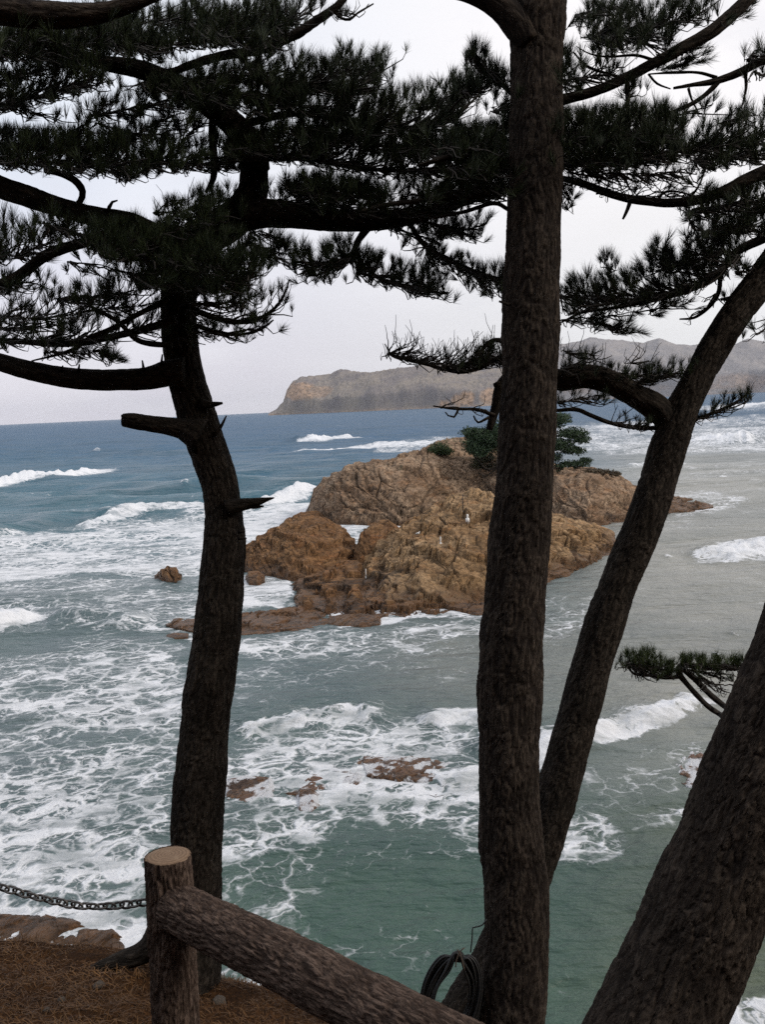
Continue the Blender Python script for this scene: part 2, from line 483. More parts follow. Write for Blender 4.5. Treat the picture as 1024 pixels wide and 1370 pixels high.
foam = np.zeros_like(sX)
def zone(poly, val, fe):
    global foam
    x0 = min(p[0] for p in poly) - 2 * fe; x1 = max(p[0] for p in poly) + 2 * fe
    y0 = min(p[1] for p in poly) - 2 * fe; y1 = max(p[1] for p in poly) + 2 * fe
    k = np.where((qx > x0) & (qx < x1) & (qy > y0) & (qy < y1) & (qd > 1))[0]
    if not len(k): return
    wx = qx[k] + 16 * n_md[k] + 5 * n_hi[k]; wy = qy[k] + 9 * n_md[k] * np.clip((qy[k] - 540) / 150, 0.1, 1) + 3 * n_hi[k] * np.clip((qy[k] - 540) / 200, 0.1, 1)
    v = inside_soft(wx, wy, poly, fe) * val
    foam[k] = np.maximum(foam[k], v)

# zones of foam lying on the water (traced on the sea plane)
zone([(-500, 760), (0, 722), (100, 706), (170, 692), (270, 684), (420, 676), (420, 730), (330, 765), (240, 772), (120, 768), (0, 780), (-500, 830)], 0.80, 8)
zone([(-500, 775), (0, 738), (120, 722), (270, 706), (330, 705), (330, 735), (200, 742), (0, 762), (-500, 800)], 0.95, 14)
zone([(-500, 830), (0, 772), (330, 765), (330, 830), (240, 850), (100, 845), (-500, 880)], 0.46, 14)
zone([(-600, 880), (0, 868), (150, 850), (250, 860), (255, 930), (240, 1030), (240, 1150), (200, 1300), (-600, 1330)], 0.53, 26)
zone([(-600, 1050), (0, 1080), (120, 1080), (220, 1120), (210, 1300), (-600, 1330)], 0.62, 34)
zone([(220, 842), (325, 850), (450, 838), (520, 838), (660, 822), (665, 850), (560, 868), (400, 885), (300, 880)], 0.66, 9)
zone([(300, 870), (640, 845), (640, 930), (480, 925), (300, 960)], 0.34, 22)
zone([(280, 1000), (340, 975), (480, 955), (560, 958), (640, 953), (720, 960), (720, 1075), (640, 1120), (500, 1100), (420, 1130), (280, 1170)], 0.57, 20)
zone([(280, 1040), (380, 1020), (640, 1015), (640, 1060), (520, 1090), (300, 1080)], 0.64, 18)
zone([(285, 1160), (420, 1150), (440, 1200), (390, 1235), (285, 1235)], 0.36, 16)
zone([(260, 1270), (330, 1285), (440, 1320), (400, 1345), (270, 1330)], 0.44, 8)
zone([(640, 1000), (735, 985), (800, 972), (880, 945), (930, 922), (936, 940), (880, 975), (800, 996), (730, 1020), (640, 1050)], 0.66, 8)
zone([(740, 1000), (960, 985), (1020, 1000), (960, 1080), (740, 1060)], 0.34, 20)
zone([(730, 1085), (800, 1085), (838, 1110), (820, 1155), (735, 1160)], 0.50, 9)
zone([(830, 1085), (960, 1070), (960, 1100), (840, 1112)], 0.42, 9)
zone([(620, 800), (810, 790), (800, 835), (740, 862), (620, 850)], 0.40, 12)
zone([(735, 570), (900, 560), (1300, 545), (1300, 600), (1024, 606), (900, 608), (735, 608)], 0.60, 5)
zone([(735, 630), (860, 615), (1300, 612), (1300, 640), (900, 650), (800, 640)], 0.34, 7)
zone([(900, 545), (1300, 520), (1300, 535), (960, 552)], 0.55, 3)
zone([(870, 655), (960, 655), (1010, 672), (960, 690), (900, 690)], 0.52, 6)
zone([(800, 690), (920, 690), (1000, 705), (900, 715), (800, 725)], 0.36, 6)
zone([(925, 755), (960, 730), (1024, 718), (1300, 700), (1300, 745), (1024, 756)], 0.80, 7)
zone([(320, 700), (345, 690), (420, 664), (425, 700), (380, 722), (330, 740)], 0.95, 7)
zone([(320, 775), (400, 768), (395, 800), (380, 818), (320, 818)], 0.90, 7)
zone([(425, 700), (470, 700), (545, 696), (545, 715), (480, 740), (460, 735)], 0.8, 4)
zone([(440, 812), (500, 806), (660, 812), (660, 830), (540, 832), (450, 842)], 0.80, 5)
zone([(-500, 1230), (0, 1205), (120, 1200), (200, 1235), (205, 1300), (-500, 1330)], 0.86, 16)
zone([(955, 1345), (1000, 1335), (1300, 1300), (1300, 1400), (955, 1400)], 0.86, 8)
zone([(500, 594), (600, 584), (640, 592), (560, 606), (500, 608)], 0.55, 4)
zone([(440, 1205), (470, 1230), (500, 1300), (480, 1330), (430, 1260)], 0.22, 14)

base_foam = foam.copy()
# patchiness: streaks drawn out along the wave fronts, and drifting gaps
pat = fbm(P2 * np.array([0.22, 0.5, 0]) + 4.4, 4, 31)
pat2 = fbm(P2 * np.array([0.06, 0.11, 0]) + 8.4, 3, 33)
foam *= np.clip(1.0 + 0.60 * pat + 0.42 * pat2, 0.15, 1.6)
# loose scum everywhere, thin
foam = np.maximum(foam, np.clip(0.16 + 0.30 * pat + 0.22 * pat2, 0, 0.34) * (1 - sstep(110, 260, rad)))

def breaker(pts, h, back, front, fo, ftail=1.0, end=0.12, swell_only=False):
    """one wave: crest line in photograph pixels, height and widths in metres"""
    global Z, foam
    W = [S(x, y) for x, y in pts]; poly = [(p[0], p[1]) for p in W]
    m_ = 3 * max(back, front) + 4
    x0 = min(p[0] for p in poly) - m_; x1 = max(p[0] for p in poly) + m_; y0 = min(p[1] for p in poly) - m_; y1 = max(p[1] for p in poly) + m_
    k = np.where((sX > x0) & (sX < x1) & (sY > y0) & (sY < y1))[0]
    if not len(k): return
    wx = sX[k] + 0.9 * n_md[k] + 0.25 * n_hi[k]; wy = sY[k] + 0.05 * h * back * n_md[k] * 4 + 0.3 * n_hi[k] * min(1, front)
    d, t, s = seg_dist(wx, wy, poly)
    taper = sstep(0, end, t) * sstep(0, end, 1 - t)
    prof = np.where(s > 0, np.exp(-(d / front) ** 2), np.exp(-(d / back) ** 2))
    Z[k] += h * taper * prof * (1 + 0.25 * n_md[k] + (0 if swell_only else 0.55 * n_hi[k]))
    if not swell_only:
        f_ = np.where(s > 0, 1 - sstep(front * 0.9, front * 1.9, d), 1 - sstep(back * 0.12 * ftail, back * 0.75 * ftail, d))
        foam[k] = np.maximum(foam[k], fo * f_ * sstep(0, end, t + 0.04) * sstep(0, end, 1.04 - t))

breaker([(-320, 668), (-60, 658), (0, 647), (70, 640), (138, 629)], 1.5, 4.0, 3.2, 1.35, 0.8)
breaker([(60, 632), (130, 617), (250, 606), (420, 596)], 0.9, 5, 4, 0, swell_only=True, end=0.3)
breaker([(398, 592), (430, 589), (478, 586)], 2.0, 8.0, 7.0, 1.35, 0.5)
breaker([(340, 606), (400, 603), (440, 600)], 1.4, 8.0, 6.0, 0, swell_only=True, end=0.3)
breaker([(385, 606), (440, 603), (510, 598), (600, 594)], 0.9, 4.0, 4.5, 1.2, 0.8)
breaker([(-300, 690), (0, 670), (250, 655), (430, 640)], 1.0, 5.0, 3.5, 0, swell_only=True, end=0.2)
breaker([(-300, 735), (-40, 722), (60, 700), (130, 690)], 1.0, 3.5, 2.4, 0, swell_only=True, end=0.3)
breaker([(100, 702), (200, 686), (290, 682), (340, 676)], 0.8, 2.2, 1.6, 1.1, 0.7)
breaker([(340, 676), (380, 668), (418, 660)], 1.0, 2.2, 2.0, 1.25)
breaker([(-300, 872), (-60, 852), (0, 838), (66, 824)], 0.95, 1.6, 1.25, 1.35, 0.9)
breaker([(40, 832), (80, 826), (140, 828), (190, 840)], 0.55, 1.6, 1.2, 0, swell_only=True, end=0.3)
breaker([(290, 990), (340, 975), (420, 962), (480, 955), (540, 960)], 0.32, 1.6, 0.8, 0.78, 0.6, 0.2)
breaker([(640, 1018), (740, 1000), (800, 986), (860, 968), (934, 930)], 0.42, 1.5, 0.6, 1.0, 0.75)
breaker([(560, 965), (640, 958), (720, 965)], 0.22, 1.5, 0.8, 0.8, 0.8, 0.2)
breaker([(560, 1052), (600, 1045), (650, 1030)], 0.25, 1.0, 0.5, 1.0, 0.8, 0.2)
breaker([(946, 748), (985, 738), (1060, 730), (1200, 715)], 0.75, 3.0, 1.7, 1.2, 1.3)
breaker([(930, 588), (960, 588), (1005, 592)], 1.6, 6.0, 6.0, 1.3, 0.6)
breaker([(1000, 588), (1030, 583), (1200, 570)], 1.6, 6.0, 5.0, 0, swell_only=True, end=0.3)
breaker([(780, 574), (860, 570), (940, 563)], 1.2, 8.0, 7.0, 0.9, 1.0)
breaker([(820, 628), (870, 622), (930, 618)], 0.8, 3.0, 2.4, 0.75, 1.0, 0.3)
breaker([(945, 548), (985, 543), (1060, 537)], 1.6, 14.0, 14.0, 1.2, 1.0)
breaker([(940, 528), (1024, 523), (1200, 515)], 1.5, 40.0, 60.0, 1.1, 1.0)
for (x, y, l) in [(580, 571, 14), (480, 609, 20), (130, 605, 16), (640, 566, 18), (720, 640, 30), (860, 660, 26), (830, 690, 30), (770, 625, 22), (970, 640, 22), (250, 655, 18), (560, 558, 8), (450, 571, 10), (973, 847, 5), (953, 874, 5), (895, 745, 16), (860, 600, 18)]:
    d_ = depth_of(S(x, y)); k_ = max(0.35, d_ / 90)
    breaker([(x - l / 2, y + 0.6), (x + l / 2, y - 0.6)], 0.28 * k_, 0.8 * k_, 0.6 * k_, 0.8, 1.0, 0.45)

Z -= 0.0
Vs[:, 2] = Z
# colour of the water itself: blue offshore, green in the cove, sand-clouded in the lee of the islet
def mixv(a, b, t): return a * (1 - t)[:, None] + np.asarray(b)[None, :] * t[:, None]
tint = np.tile(np.array([0.028, 0.090, 0.178]), (len(sX), 1))
tint = mixv(tint, (0.046, 0.126, 0.168), sstep(565, 690, qy + 12 * n_md))
tint = mixv(tint, (0.094, 0.134, 0.140), sstep(690, 800, qy + 20 * n_md))
tint = mixv(tint, (0.054, 0.100, 0.076), sstep(880, 1200, qy + 40 * n_md) * sstep(-50, 420, qx + 60 * n_lo))
sand = sstep(640, 900, qx + 70 * n_lo) * sstep(540, 640, qy) * (1 - sstep(860, 1150, qy + 50 * n_md + 0.0 * qx))
sand2 = sstep(430, 620, qx) * sstep(810, 860, qy) * (1 - sstep(900, 990, qy)) * 0.45
tint = mixv(tint, (0.285, 0.280, 0.250), np.clip(sand * 0.95 + sand2 * (1 - sand), 0, 1))
tint = mixv(tint, (0.112, 0.124, 0.078), sstep(680, 1000, qx) * sstep(980, 1120, qy) * 0.75)
foamy = np.clip(base_foam - 0.2, 0, 0.6)      # aerated water under the foam is paler
tint = mixv(tint, (0.17, 0.20, 0.205), foamy * 0.40)
me = make_mesh('sea', Vs, [grid_faces(nr_, nc_)[:, ::-1]])
attr_f(me, 'foam', foam); attr_vec(me, 'tint', tint); attr_f(me, 'ruffle', 0.26 + 0.22 * sstep(60, 380, rad))

m, nt, b, o = mat('sea_water'); SEA = m; L = nt.links.new
g = nt.nodes.new('ShaderNodeNewGeometry'); pos = g.outputs['Position']
fa = attrib(nt, 'foam').outputs['Fac']; ti = attrib(nt, 'tint').outputs['Vector']
flat = scalev(nt, pos, (1, 1, 0))
wn = N(nt, 'TexNoise', Scale=0.55, Detail=4.0, Roughness=0.6); L(flat, wn.inputs['Vector'])
wadd = nt.nodes.new('ShaderNodeVectorMath'); wadd.operation = 'MULTIPLY_ADD'
L(wn.outputs['Color'], wadd.inputs[0]); wadd.inputs[1].default_value = (2.2, 2.2, 0); L(flat, wadd.inputs[2])
wn2 = N(nt, 'TexNoise', Scale=2.4, Detail=3.0); L(flat, wn2.inputs['Vector'])
wadd2 = nt.nodes.new('ShaderNodeVectorMath'); wadd2.operation = 'MULTIPLY_ADD'
L(wn2.outputs['Color'], wadd2.inputs[0]); wadd2.inputs[1].default_value = (0.35, 0.35, 0); L(wadd.outputs[0], wadd2.inputs[2])
wco = scalev(nt, wadd2.outputs[0], (0.75, 1.0, 1))
v1 = N(nt, 'TexVoronoi', feature='DISTANCE_TO_EDGE', Scale=1.2); L(wco, v1.inputs['Vector'])
v2 = N(nt, 'TexVoronoi', feature='DISTANCE_TO_EDGE', Scale=3.2); L(wco, v2.inputs['Vector'])
fn = N(nt, 'TexNoise', Scale=2.8, Detail=7.0, Roughness=0.7); L(flat, fn.inputs['Vector'])
fj = math_n(nt, 'MULTIPLY', math_n(nt, 'SUBTRACT', fn.outputs['Fac'], 0.5), 0.30)
fl = N(nt, 'TexNoise', Scale=0.5, Detail=3.0); L(flat, fl.inputs['Vector'])
fl = math_n(nt, 'MULTIPLY', math_n(nt, 'SUBTRACT', fl.outputs['Fac'], 0.5), 0.7)
fam = math_n(nt, 'ADD', fa, fl)
e1 = math_n(nt, 'ADD', v1.outputs['Distance'], fj)
e2 = math_n(nt, 'ADD', v2.outputs['Distance'], fj)
t1 = math_n(nt, 'SUBTRACT', math_n(nt, 'MULTIPLY', fam, 0.39), 0.155)
t2 = math_n(nt, 'SUBTRACT', math_n(nt, 'MULTIPLY', fam, 0.39), 0.19)
f1 = maprange(nt, math_n(nt, 'SUBTRACT', t1, e1), -0.085, 0.085)
f2 = maprange(nt, math_n(nt, 'SUBTRACT', t2, e2), -0.085, 0.11)
thin = N(nt, 'TexNoise', Scale=0.9, Detail=5.0, Roughness=0.65); L(scalev(nt, pos, (0.45, 1.0, 0)), thin.inputs['Vector'])
ff = math_n(nt, 'MAXIMUM', f1, math_n(nt, 'MULTIPLY', f2, 0.9))
ff = math_n(nt, 'MULTIPLY', ff, maprange(nt, thin.outputs['Fac'], 0.34, 0.58, 0.45, 1.0))
ff = math_n(nt, 'MAXIMUM', ff, maprange(nt, math_n(nt, 'ADD', fam, math_n(nt, 'MULTIPLY', fj, 2.0)), 0.88, 1.3))
fo_b = nt.nodes.new('ShaderNodeBsdfPrincipled')
fcol = mixc(nt, fn.outputs['Fac'], (0.56, 0.58, 0.62), (0.86, 0.87, 0.89)); L(fcol, fo_b.inputs['Base Color'])
fo_b.inputs['Roughness'].default_value = 0.85; fo_b.inputs['Specular IOR Level'].default_value = 0.2
wv = N(nt, 'TexNoise', Scale=1.5, Detail=6.0, Roughness=0.62); L(scalev(nt, pos, (0.7, 1.25, 1)), wv.inputs['Vector'])
wv2 = N(nt, 'TexNoise', Scale=0.22, Detail=5.0, Roughness=0.6); L(scalev(nt, pos, (0.55, 1.25, 1)), wv2.inputs['Vector'])
wv3 = N(nt, 'TexNoise', Scale=0.05, Detail=5.0, Roughness=0.6); L(scalev(nt, pos, (0.35, 1.3, 1)), wv3.inputs['Vector'])
hh = math_n(nt, 'ADD', math_n(nt, 'MULTIPLY', wv.outputs['Fac'], 0.34), math_n(nt, 'MULTIPLY', wv2.outputs['Fac'], 1.8))
hh = math_n(nt, 'ADD', hh, math_n(nt, 'MULTIPLY', wv3.outputs['Fac'], 5.0))
bn = bump(nt, hh, 1.0, 0.75, b)
bn2 = bump(nt, math_n(nt, 'ADD', fn.outputs['Fac'], math_n(nt, 'MULTIPLY', ff, 0.5)), 0.8, 0.18, fo_b)
wc = mixc(nt, maprange(nt, wv2.outputs['Fac'], 0.35, 0.7, 0.0, 0.22), ti, (0.05, 0.075, 0.075))
wc = mixc(nt, maprange(nt, wv3.outputs['Fac'], 0.38, 0.66, 0.0, 0.30), wc, (0.03, 0.06, 0.075))
L(wc, b.inputs['Base Color']); L(attrib(nt, 'ruffle').outputs['Fac'], b.inputs['Roughness']); b.inputs['IOR'].default_value = 1.33
b.inputs['Specular IOR Level'].default_value = 0.30
mxs = nt.nodes.new('ShaderNodeMixShader'); L(ff, mxs.inputs[0]); L(b.outputs[0], mxs.inputs[1]); L(fo_b.outputs[0], mxs.inputs[2])
L(mxs.outputs[0], o.inputs[0])
link('sea', me, SEA, kind='structure', label='grey green sea with white breaking waves and lacy foam', cat='sea')

# ------------------------------------------------------------------ rock masses
def mound(cols, nu, nv, back, amp, seed, zb=-0.35, p=0.62, vfront=0.62, disp_scale=1.0, step=None, terr=None):
    """cols rows (px x, px y of the water line in front, px y of the ridge, metres from base to ridge)"""
    cols = np.array(cols, dtype=np.float64)
    xs = np.linspace(cols[0, 0], cols[-1, 0], nu)
    by = np.interp(xs, cols[:, 0], cols[:, 1]); ry = np.interp(xs, cols[:, 0], cols[:, 2]); dd = np.interp(xs, cols[:, 0], cols[:, 3])
    bk = np.interp(xs, cols[:, 0], cols[:, 4]) if cols.shape[1] > 4 else np.full(nu, back)
    # smooth the interpolated lines a little
    ker = np.hanning(max(3, nu // 40 * 2 + 1)); ker /= ker.sum(); pad = len(ker) // 2
    sm = lambda v: np.convolve(np.pad(v, pad, mode='edge'), ker, mode='valid')
    by, ry, dd, bk = sm(by), sm(ry), sm(dd), sm(bk)
    G = np.zeros((nu, nv, 3)); k = int(nv * vfront)
    for i in range(nu):
        B = S(xs[i], by[i], 0.0); D = P(xs[i], ry[i], depth_of(B) + dd[i])
        hd = D[:2] - B[:2]
        t = np.linspace(-0.06, 1, k)
        tf = np.clip(t, 0, 1)
        h = np.sin(tf * math.pi / 2) ** p if step is None else step * sstep(0, 0.05, tf) + (1 - step) * tf ** 1.4
        G[i, :k, 0] = B[0] + hd[0] * t; G[i, :k, 1] = B[1] + hd[1] * t
        G[i, :k, 2] = np.where(t < 0, zb * (-t / 0.06), D[2] * h)
        dirn = hd / (np.linalg.norm(hd) + 1e-6)
        t2 = np.linspace(0, 1, nv - k + 1)[1:]
        G[i, k:, 0] = D[0] + dirn[0] * bk[i] * t2; G[i, k:, 1] = D[1] + dirn[1] * bk[i] * t2
        G[i, k:, 2] = zb + (D[2] - zb) * np.cos(t2 * math.pi / 2) ** 0.8
    # normals
    gu = np.gradient(G, axis=0); gv = np.gradient(G, axis=1); Nn = np.cross(gu, gv); Nn /= np.linalg.norm(Nn, axis=2)[:, :, None] + 1e-9
    Nn[Nn[:, :, 2] < 0] *= -1
    V = G.reshape(-1, 3); Nv = Nn.reshape(-1, 3)
    q = V / disp_scale
    # beds dip to the right; joints and weathering cut them into slabs and ledges
    wrp = np.stack([fbm(q * 0.22, 3, seed + 1), fbm(q * 0.22, 3, seed + 2), fbm(q * 0.22, 3, seed + 3)], 1)
    qw = q + wrp * 0.55
    ax1 = np.array([0.42, -0.25, 0.87]); ax2 = np.array([0.80, 0.52, -0.24]); ax3 = np.cross(ax1, ax2)
    bc = np.stack([qw @ ax1, qw @ ax2, qw @ ax3], 1)
    f1, f2, cid = voro(bc * np.array([0.55, 0.20, 0.16]), seed)
    g1, g2, gid = voro(bc * np.array([1.6, 0.52, 0.42]) + 4.4, seed + 5)
    h1, h2, hid = voro(bc * np.array([4.6, 1.5, 1.2]) + 9.4, seed + 6)
    m1 = sstep(-0.35, 0.25, fbm(q * 0.3, 2, seed + 14)); m2 = sstep(-0.25, 0.25, fbm(q * 0.45, 2, seed + 15)); stren = sstep(-0.3, 0.3, fbm(q * 0.2, 3, seed + 6))
    cr = (1 - sstep(0.0, 0.07, f2 - f1)) * m1; cr2 = (1 - sstep(0.0, 0.09, g2 - g1)) * (0.25 + 0.75 * m2); cr3 = (1 - sstep(0.0, 0.14, h2 - h1)) * (0.2 + 0.8 * stren)
    lam = fbm(bc * np.array([3.4, 0.5, 0.4]), 3, seed + 16)      # thin beds standing proud
    d = 0.80 * fbm(q * 0.16, 2, seed + 7) + 0.34 * (cid - 0.5) + 0.26 * (gid - 0.5) + 0.16 * (hid - 0.5)
    d += -0.22 * cr - 0.15 * cr2 - 0.09 * cr3 + 0.17 * lam + 0.12 * fbm(q * 1.7, 4, seed + 11) + 0.07 * fbm(q * 6.0, 3, seed + 18)
    cr = np.clip(np.maximum(0.8 * cr, np.maximum(0.9 * cr2, 0.75 * cr3)) + np.clip(-lam - 0.15, 0, 0.5), 0, 1); cr2 = cr
    fade = np.ones((nu, nv)); fade[:, -2:] = 0
    edge = np.minimum(np.arange(nu), np.arange(nu)[::-1]) / (0.04 * nu)
    fade *= np.clip(edge, 0.15, 1)[:, None]
    V2 = V + Nv * (amp * d * fade.ravel())[:, None]
    if terr:
        sz, k_ = terr
        tn = np.array([0.20, -0.10, 0.97]) if sz > 0.7 else np.array([0.03, -0.02, 1.0])
        off = 0.9 * fbm(q * 0.30, 3, seed + 21) + 0.25 * fbm(q * 1.3, 2, seed + 22)
        u = (V2 @ tn) / sz + off; fr = u - np.floor(u)
        ut = np.floor(u) + sstep(0.62, 1.0, fr)
        dz = (ut - u) * sz * k_ * fade.ravel() * np.clip(V2[:, 2] / 0.25, 0, 1)
        V2 = V2 + tn[None, :] * dz[:, None]
        cr = np.clip(np.maximum(cr, k_ * np.exp(-((fr - 0.60) / 0.09) ** 2)), 0, 1); cr2 = cr
    return V2, grid_faces(nu, nv), np.clip(np.maximum(cr, 0.7 * cr2), 0, 1)

def rock_part(name, cols, nu, nv, back, amp, seed, material, parent=None, **kw):
    extra = {k_: kw.pop(k_) for k_ in ('label', 'cat', 'group', 'kind') if k_ in kw}
    V, q, cr = mound(cols, nu, nv, back, amp, seed, **kw)
    if parent is None:
        me = make_mesh(name, V, [q]); attr_f(me, 'crack', cr)
        return link(name, me, material, **extra)
    me = make_mesh(name, V, [q]); attr_f(me, 'crack', cr)
    return link(name, me, material, parent, **extra)

islet = empty('rock_islet', S(600, 740), 'large brown rocky islet in the middle of the bay, carrying a pine', 'islet')
# the high back of the islet
rock_part('rock_ridge', [(409, 694, 692, 3, 6), (415, 695, 672, 4, 8), (422, 700, 650, 6, 9), (435, 706, 633, 7, 9), (458, 709, 619, 8, 10), (500, 710, 612, 9, 10), (540, 709, 604, 10, 11),
    (572, 705, 591, 11, 11), (606, 698, 581, 12, 11), (650, 694, 584, 12, 11), (700, 700, 600, 12, 11), (740, 706, 622, 12, 11), (790, 712, 630, 11, 11), (825, 703, 637, 10, 10),
    (860, 694, 654, 8, 9), (900, 684, 665, 5, 7), (935, 681, 670, 3, 5), (955, 678, 676, 2, 3)], 560, 190, 11, 0.95, 11, ROCK_A, islet, p=0.55, terr=(1.5, 0.35))
# the nearer hump
rock_part('rock_hump', [(468, 800, 786, 4, 5), (490, 812, 752, 9, 6), (520, 818, 722, 13, 7), (548, 818, 698, 15, 8), (570, 818, 682, 16, 8), (600, 817, 668, 17, 8), (628, 815, 659, 17, 8), (660, 808, 659, 16, 8),
    (700, 790, 670, 13, 8), (740, 776, 688, 10, 8), (785, 760, 703, 7, 7), (808, 746, 716, 5, 5), (828, 735, 732, 2, 3)], 460, 220, 8, 0.85, 23, ROCK_B, islet, p=0.80, terr=(0.95, 0.6), label='ochre front hump of the islet with slanting cracks')
# the low shelf in front
rock_part('rock_shelf', [(382, 800, 795, 2, 3), (392, 806, 783, 4, 4), (408, 818, 776, 6, 5), (424, 815, 769, 7, 6), (440, 826, 764, 8, 6), (456, 820, 757, 10, 6), (474, 831, 753, 11, 6), (490, 822, 752, 12, 6), (506, 830, 752, 13, 6), (524, 824, 752, 13, 6), (545, 831, 753, 13, 6), (562, 822, 755, 13, 6), (585, 827, 757, 13, 6), (606, 820, 762, 12, 5), (640, 824, 770, 11, 5), (690, 806, 785, 4, 4), (720, 795, 790, 2, 3)], 420, 170, 5, 0.62, 37, ROCK_C, islet, step=0.30, terr=(0.50, 0.9), label='low wet brown shelf along the front of the islet')
# the outcrop on the left
rock_part('rock_outcrop', [(322, 758, 750, 2, 3), (330, 764, 733, 4, 4), (350, 770, 717, 6, 5), (368, 772, 704, 7, 5), (390, 778, 701, 8, 5), (412, 780, 694, 9, 5), (432, 776, 693, 9, 5), (455, 768, 703, 8, 5), (470, 762, 718, 5, 4), (480, 756, 738, 2, 3)], 260, 130, 5, 0.7, 41, ROCK_C, islet, p=0.75, terr=(0.8, 0.45), label='rounded brown outcrop on the left end of the islet')
rock_part('rock_outcrop', [(474, 760, 738, 1.5, 2), (482, 764, 713, 3, 3), (498, 766, 699, 5, 3), (520, 766, 696, 5, 3), (538, 760, 710, 4, 3), (552, 756, 732, 1.5, 2)], 130, 80, 3, 0.45, 43, ROCK_C, islet, p=0.7)
rock_part('rock_outcrop', [(372, 712, 706, 2, 3), (385, 714, 693, 4, 3), (402, 714, 685, 5, 4), (425, 712, 684, 5, 4), (448, 708, 697, 3, 3), (456, 706, 703, 2, 2)], 130, 80, 3, 0.5, 47, ROCK_C, islet, p=0.7)
# separate rocks round it
def sea_rock(label, cols, nu, nv, back, amp, seed, material=None, name='sea_rock', group=None, p=0.5, zb=-0.35, terr=None):
    return rock_part(name, cols, nu, nv, back, amp, seed, material or ROCK_L, None, label=label, cat='rock', group=group, p=p, zb=zb, terr=terr)
sea_rock('small craggy rock standing alone in white surf beside the left trunk', [(206, 776, 770, 1, 1.5), (212, 779, 760, 1.6, 2), (224, 782, 757, 2, 2), (236, 783, 758, 1.8, 2), (243, 779, 768, 1, 1.5)], 110, 70, 2, 0.42, 51, ROCK_C)
sea_rock('small dark boulder at the foot of the left outcrop, washed by foam', [(328, 776, 772, 0.8, 1), (334, 783, 767, 1.5, 1.5), (345, 784, 766, 1.6, 1.5), (354, 780, 772, 0.9, 1)], 80, 50, 1.5, 0.28, 53, ROCK_C)
sea_rock('long low brown ledge in front of the islet, behind the left trunk', [(222, 836, 832, 1, 1), (250, 843, 829, 2, 1.5), (300, 849, 824, 3, 2), (350, 849, 815, 4, 2.5), (400, 845, 811, 4.5, 3), (440, 842, 816, 4, 2.5), (458, 838, 832, 1.5, 1.5)], 340, 100, 3, 0.42, 57, ROCK_C, name='rock_ledge', terr=(0.34, 0.85))
sea_rock('short dark ledge with water pouring off it, under the shelf', [(438, 834, 830, 1, 1), (455, 839, 826, 1.6, 1.5), (485, 841, 824, 1.8, 1.5), (510, 836, 830, 1, 1)], 120, 60, 1.5, 0.26, 59, ROCK_C, name='rock_ledge')
sea_rock('thin dark rock barely above water left of the long ledge', [(222, 852, 849, 0.6, 0.6), (235, 855, 847, 0.9, 0.8), (252, 854, 848, 0.6, 0.6)], 60, 40, 0.8, 0.16, 61, ROCK_C)
sea_rock('flat reddish rock awash right of the left trunk', [(290, 1062, 1058, 0.6, 0.8), (305, 1071, 1045, 1.3, 1), (330, 1074, 1043, 1.5, 1.2), (360, 1072, 1045, 1.3, 1), (376, 1064, 1059, 0.6, 0.8)], 150, 70, 1, 0.20, 63, zb=-0.3)
sea_rock('yellow brown rounded rock awash, nearest of the rocks in the foam', [(388, 1072, 1069, 0.5, 0.6), (400, 1086, 1055, 1.2, 0.9), (418, 1088, 1056, 1.2, 0.9), (438, 1078, 1073, 0.5, 0.6)], 110, 60, 1, 0.17, 65, zb=-0.3)
sea_rock('broad knobbly rock half covered by foam between the two trunks', [(380, 1060, 1056, 0.6, 0.8), (420, 1066, 1043, 1.4, 1.2), (450, 1066, 1046, 1.4, 1.2), (480, 1068, 1040, 1.5, 1.2), (505, 1062, 1046, 1.1, 1), (520, 1056, 1053, 0.5, 0.6)], 200, 70, 1, 0.24, 67, zb=-0.45)
sea_rock('dark flat reef awash farther out in the foam', [(440, 1030, 1027, 0.6, 0.8), (480, 1036, 1014, 1.5, 1.2), (540, 1045, 1018, 1.6, 1.2), (590, 1046, 1020, 1.6, 1.2), (625, 1036, 1030, 0.6, 0.8)], 220, 70, 1, 0.24, 69, zb=-0.6)
sea_rock('small pointed rock in the wash beside the central trunk', [(572, 1062, 1060, 0.4, 0.5), (583, 1066, 1053, 0.8, 0.7), (600, 1062, 1059, 0.4, 0.5)], 70, 50, 0.6, 0.14, 71, zb=-0.3)
sea_rock('purplish rock awash beside the thick right trunk', [(868, 1022, 1018, 0.8, 0.8), (890, 1032, 1006, 1.8, 1.2), (925, 1040, 1003, 2.0, 1.4), (960, 1038, 1006, 1.8, 1.2), (985, 1026, 1020, 0.8, 0.8)], 170, 80, 1.2, 0.24, 73, zb=-0.5)
sea_rock('small round dark rock just below the purplish rock', [(912, 1046, 1043, 0.5, 0.6), (922, 1053, 1034, 1.0, 0.9), (942, 1054, 1033, 1.0, 0.9), (956, 1046, 1043, 0.5, 0.6)], 90, 60, 0.9, 0.16, 75, zb=-0.3)
sea_rock('brown shore rock above the grassy edge at far left', [(-160, 1262, 1240, 1, 1), (-80, 1285, 1218, 1.8, 1.2), (0, 1292, 1224, 1.8, 1.2), (60, 1294, 1226, 1.7, 1.2), (110, 1294, 1238, 1.4, 1), (140, 1286, 1262, 0.6, 0.8)], 200, 80, 1.2, 0.24, 77, ROCK_C, zb=-0.4)
sea_rock('dark red shore rock washed by surf left of the fence post', [(80, 1292, 1272, 0.6, 0.8), (105, 1300, 1248, 1.3, 1), (150, 1304, 1246, 1.3, 1), (182, 1298, 1272, 0.6, 0.8)], 140, 70, 1, 0.2, 79, ROCK_C, zb=-0.4)

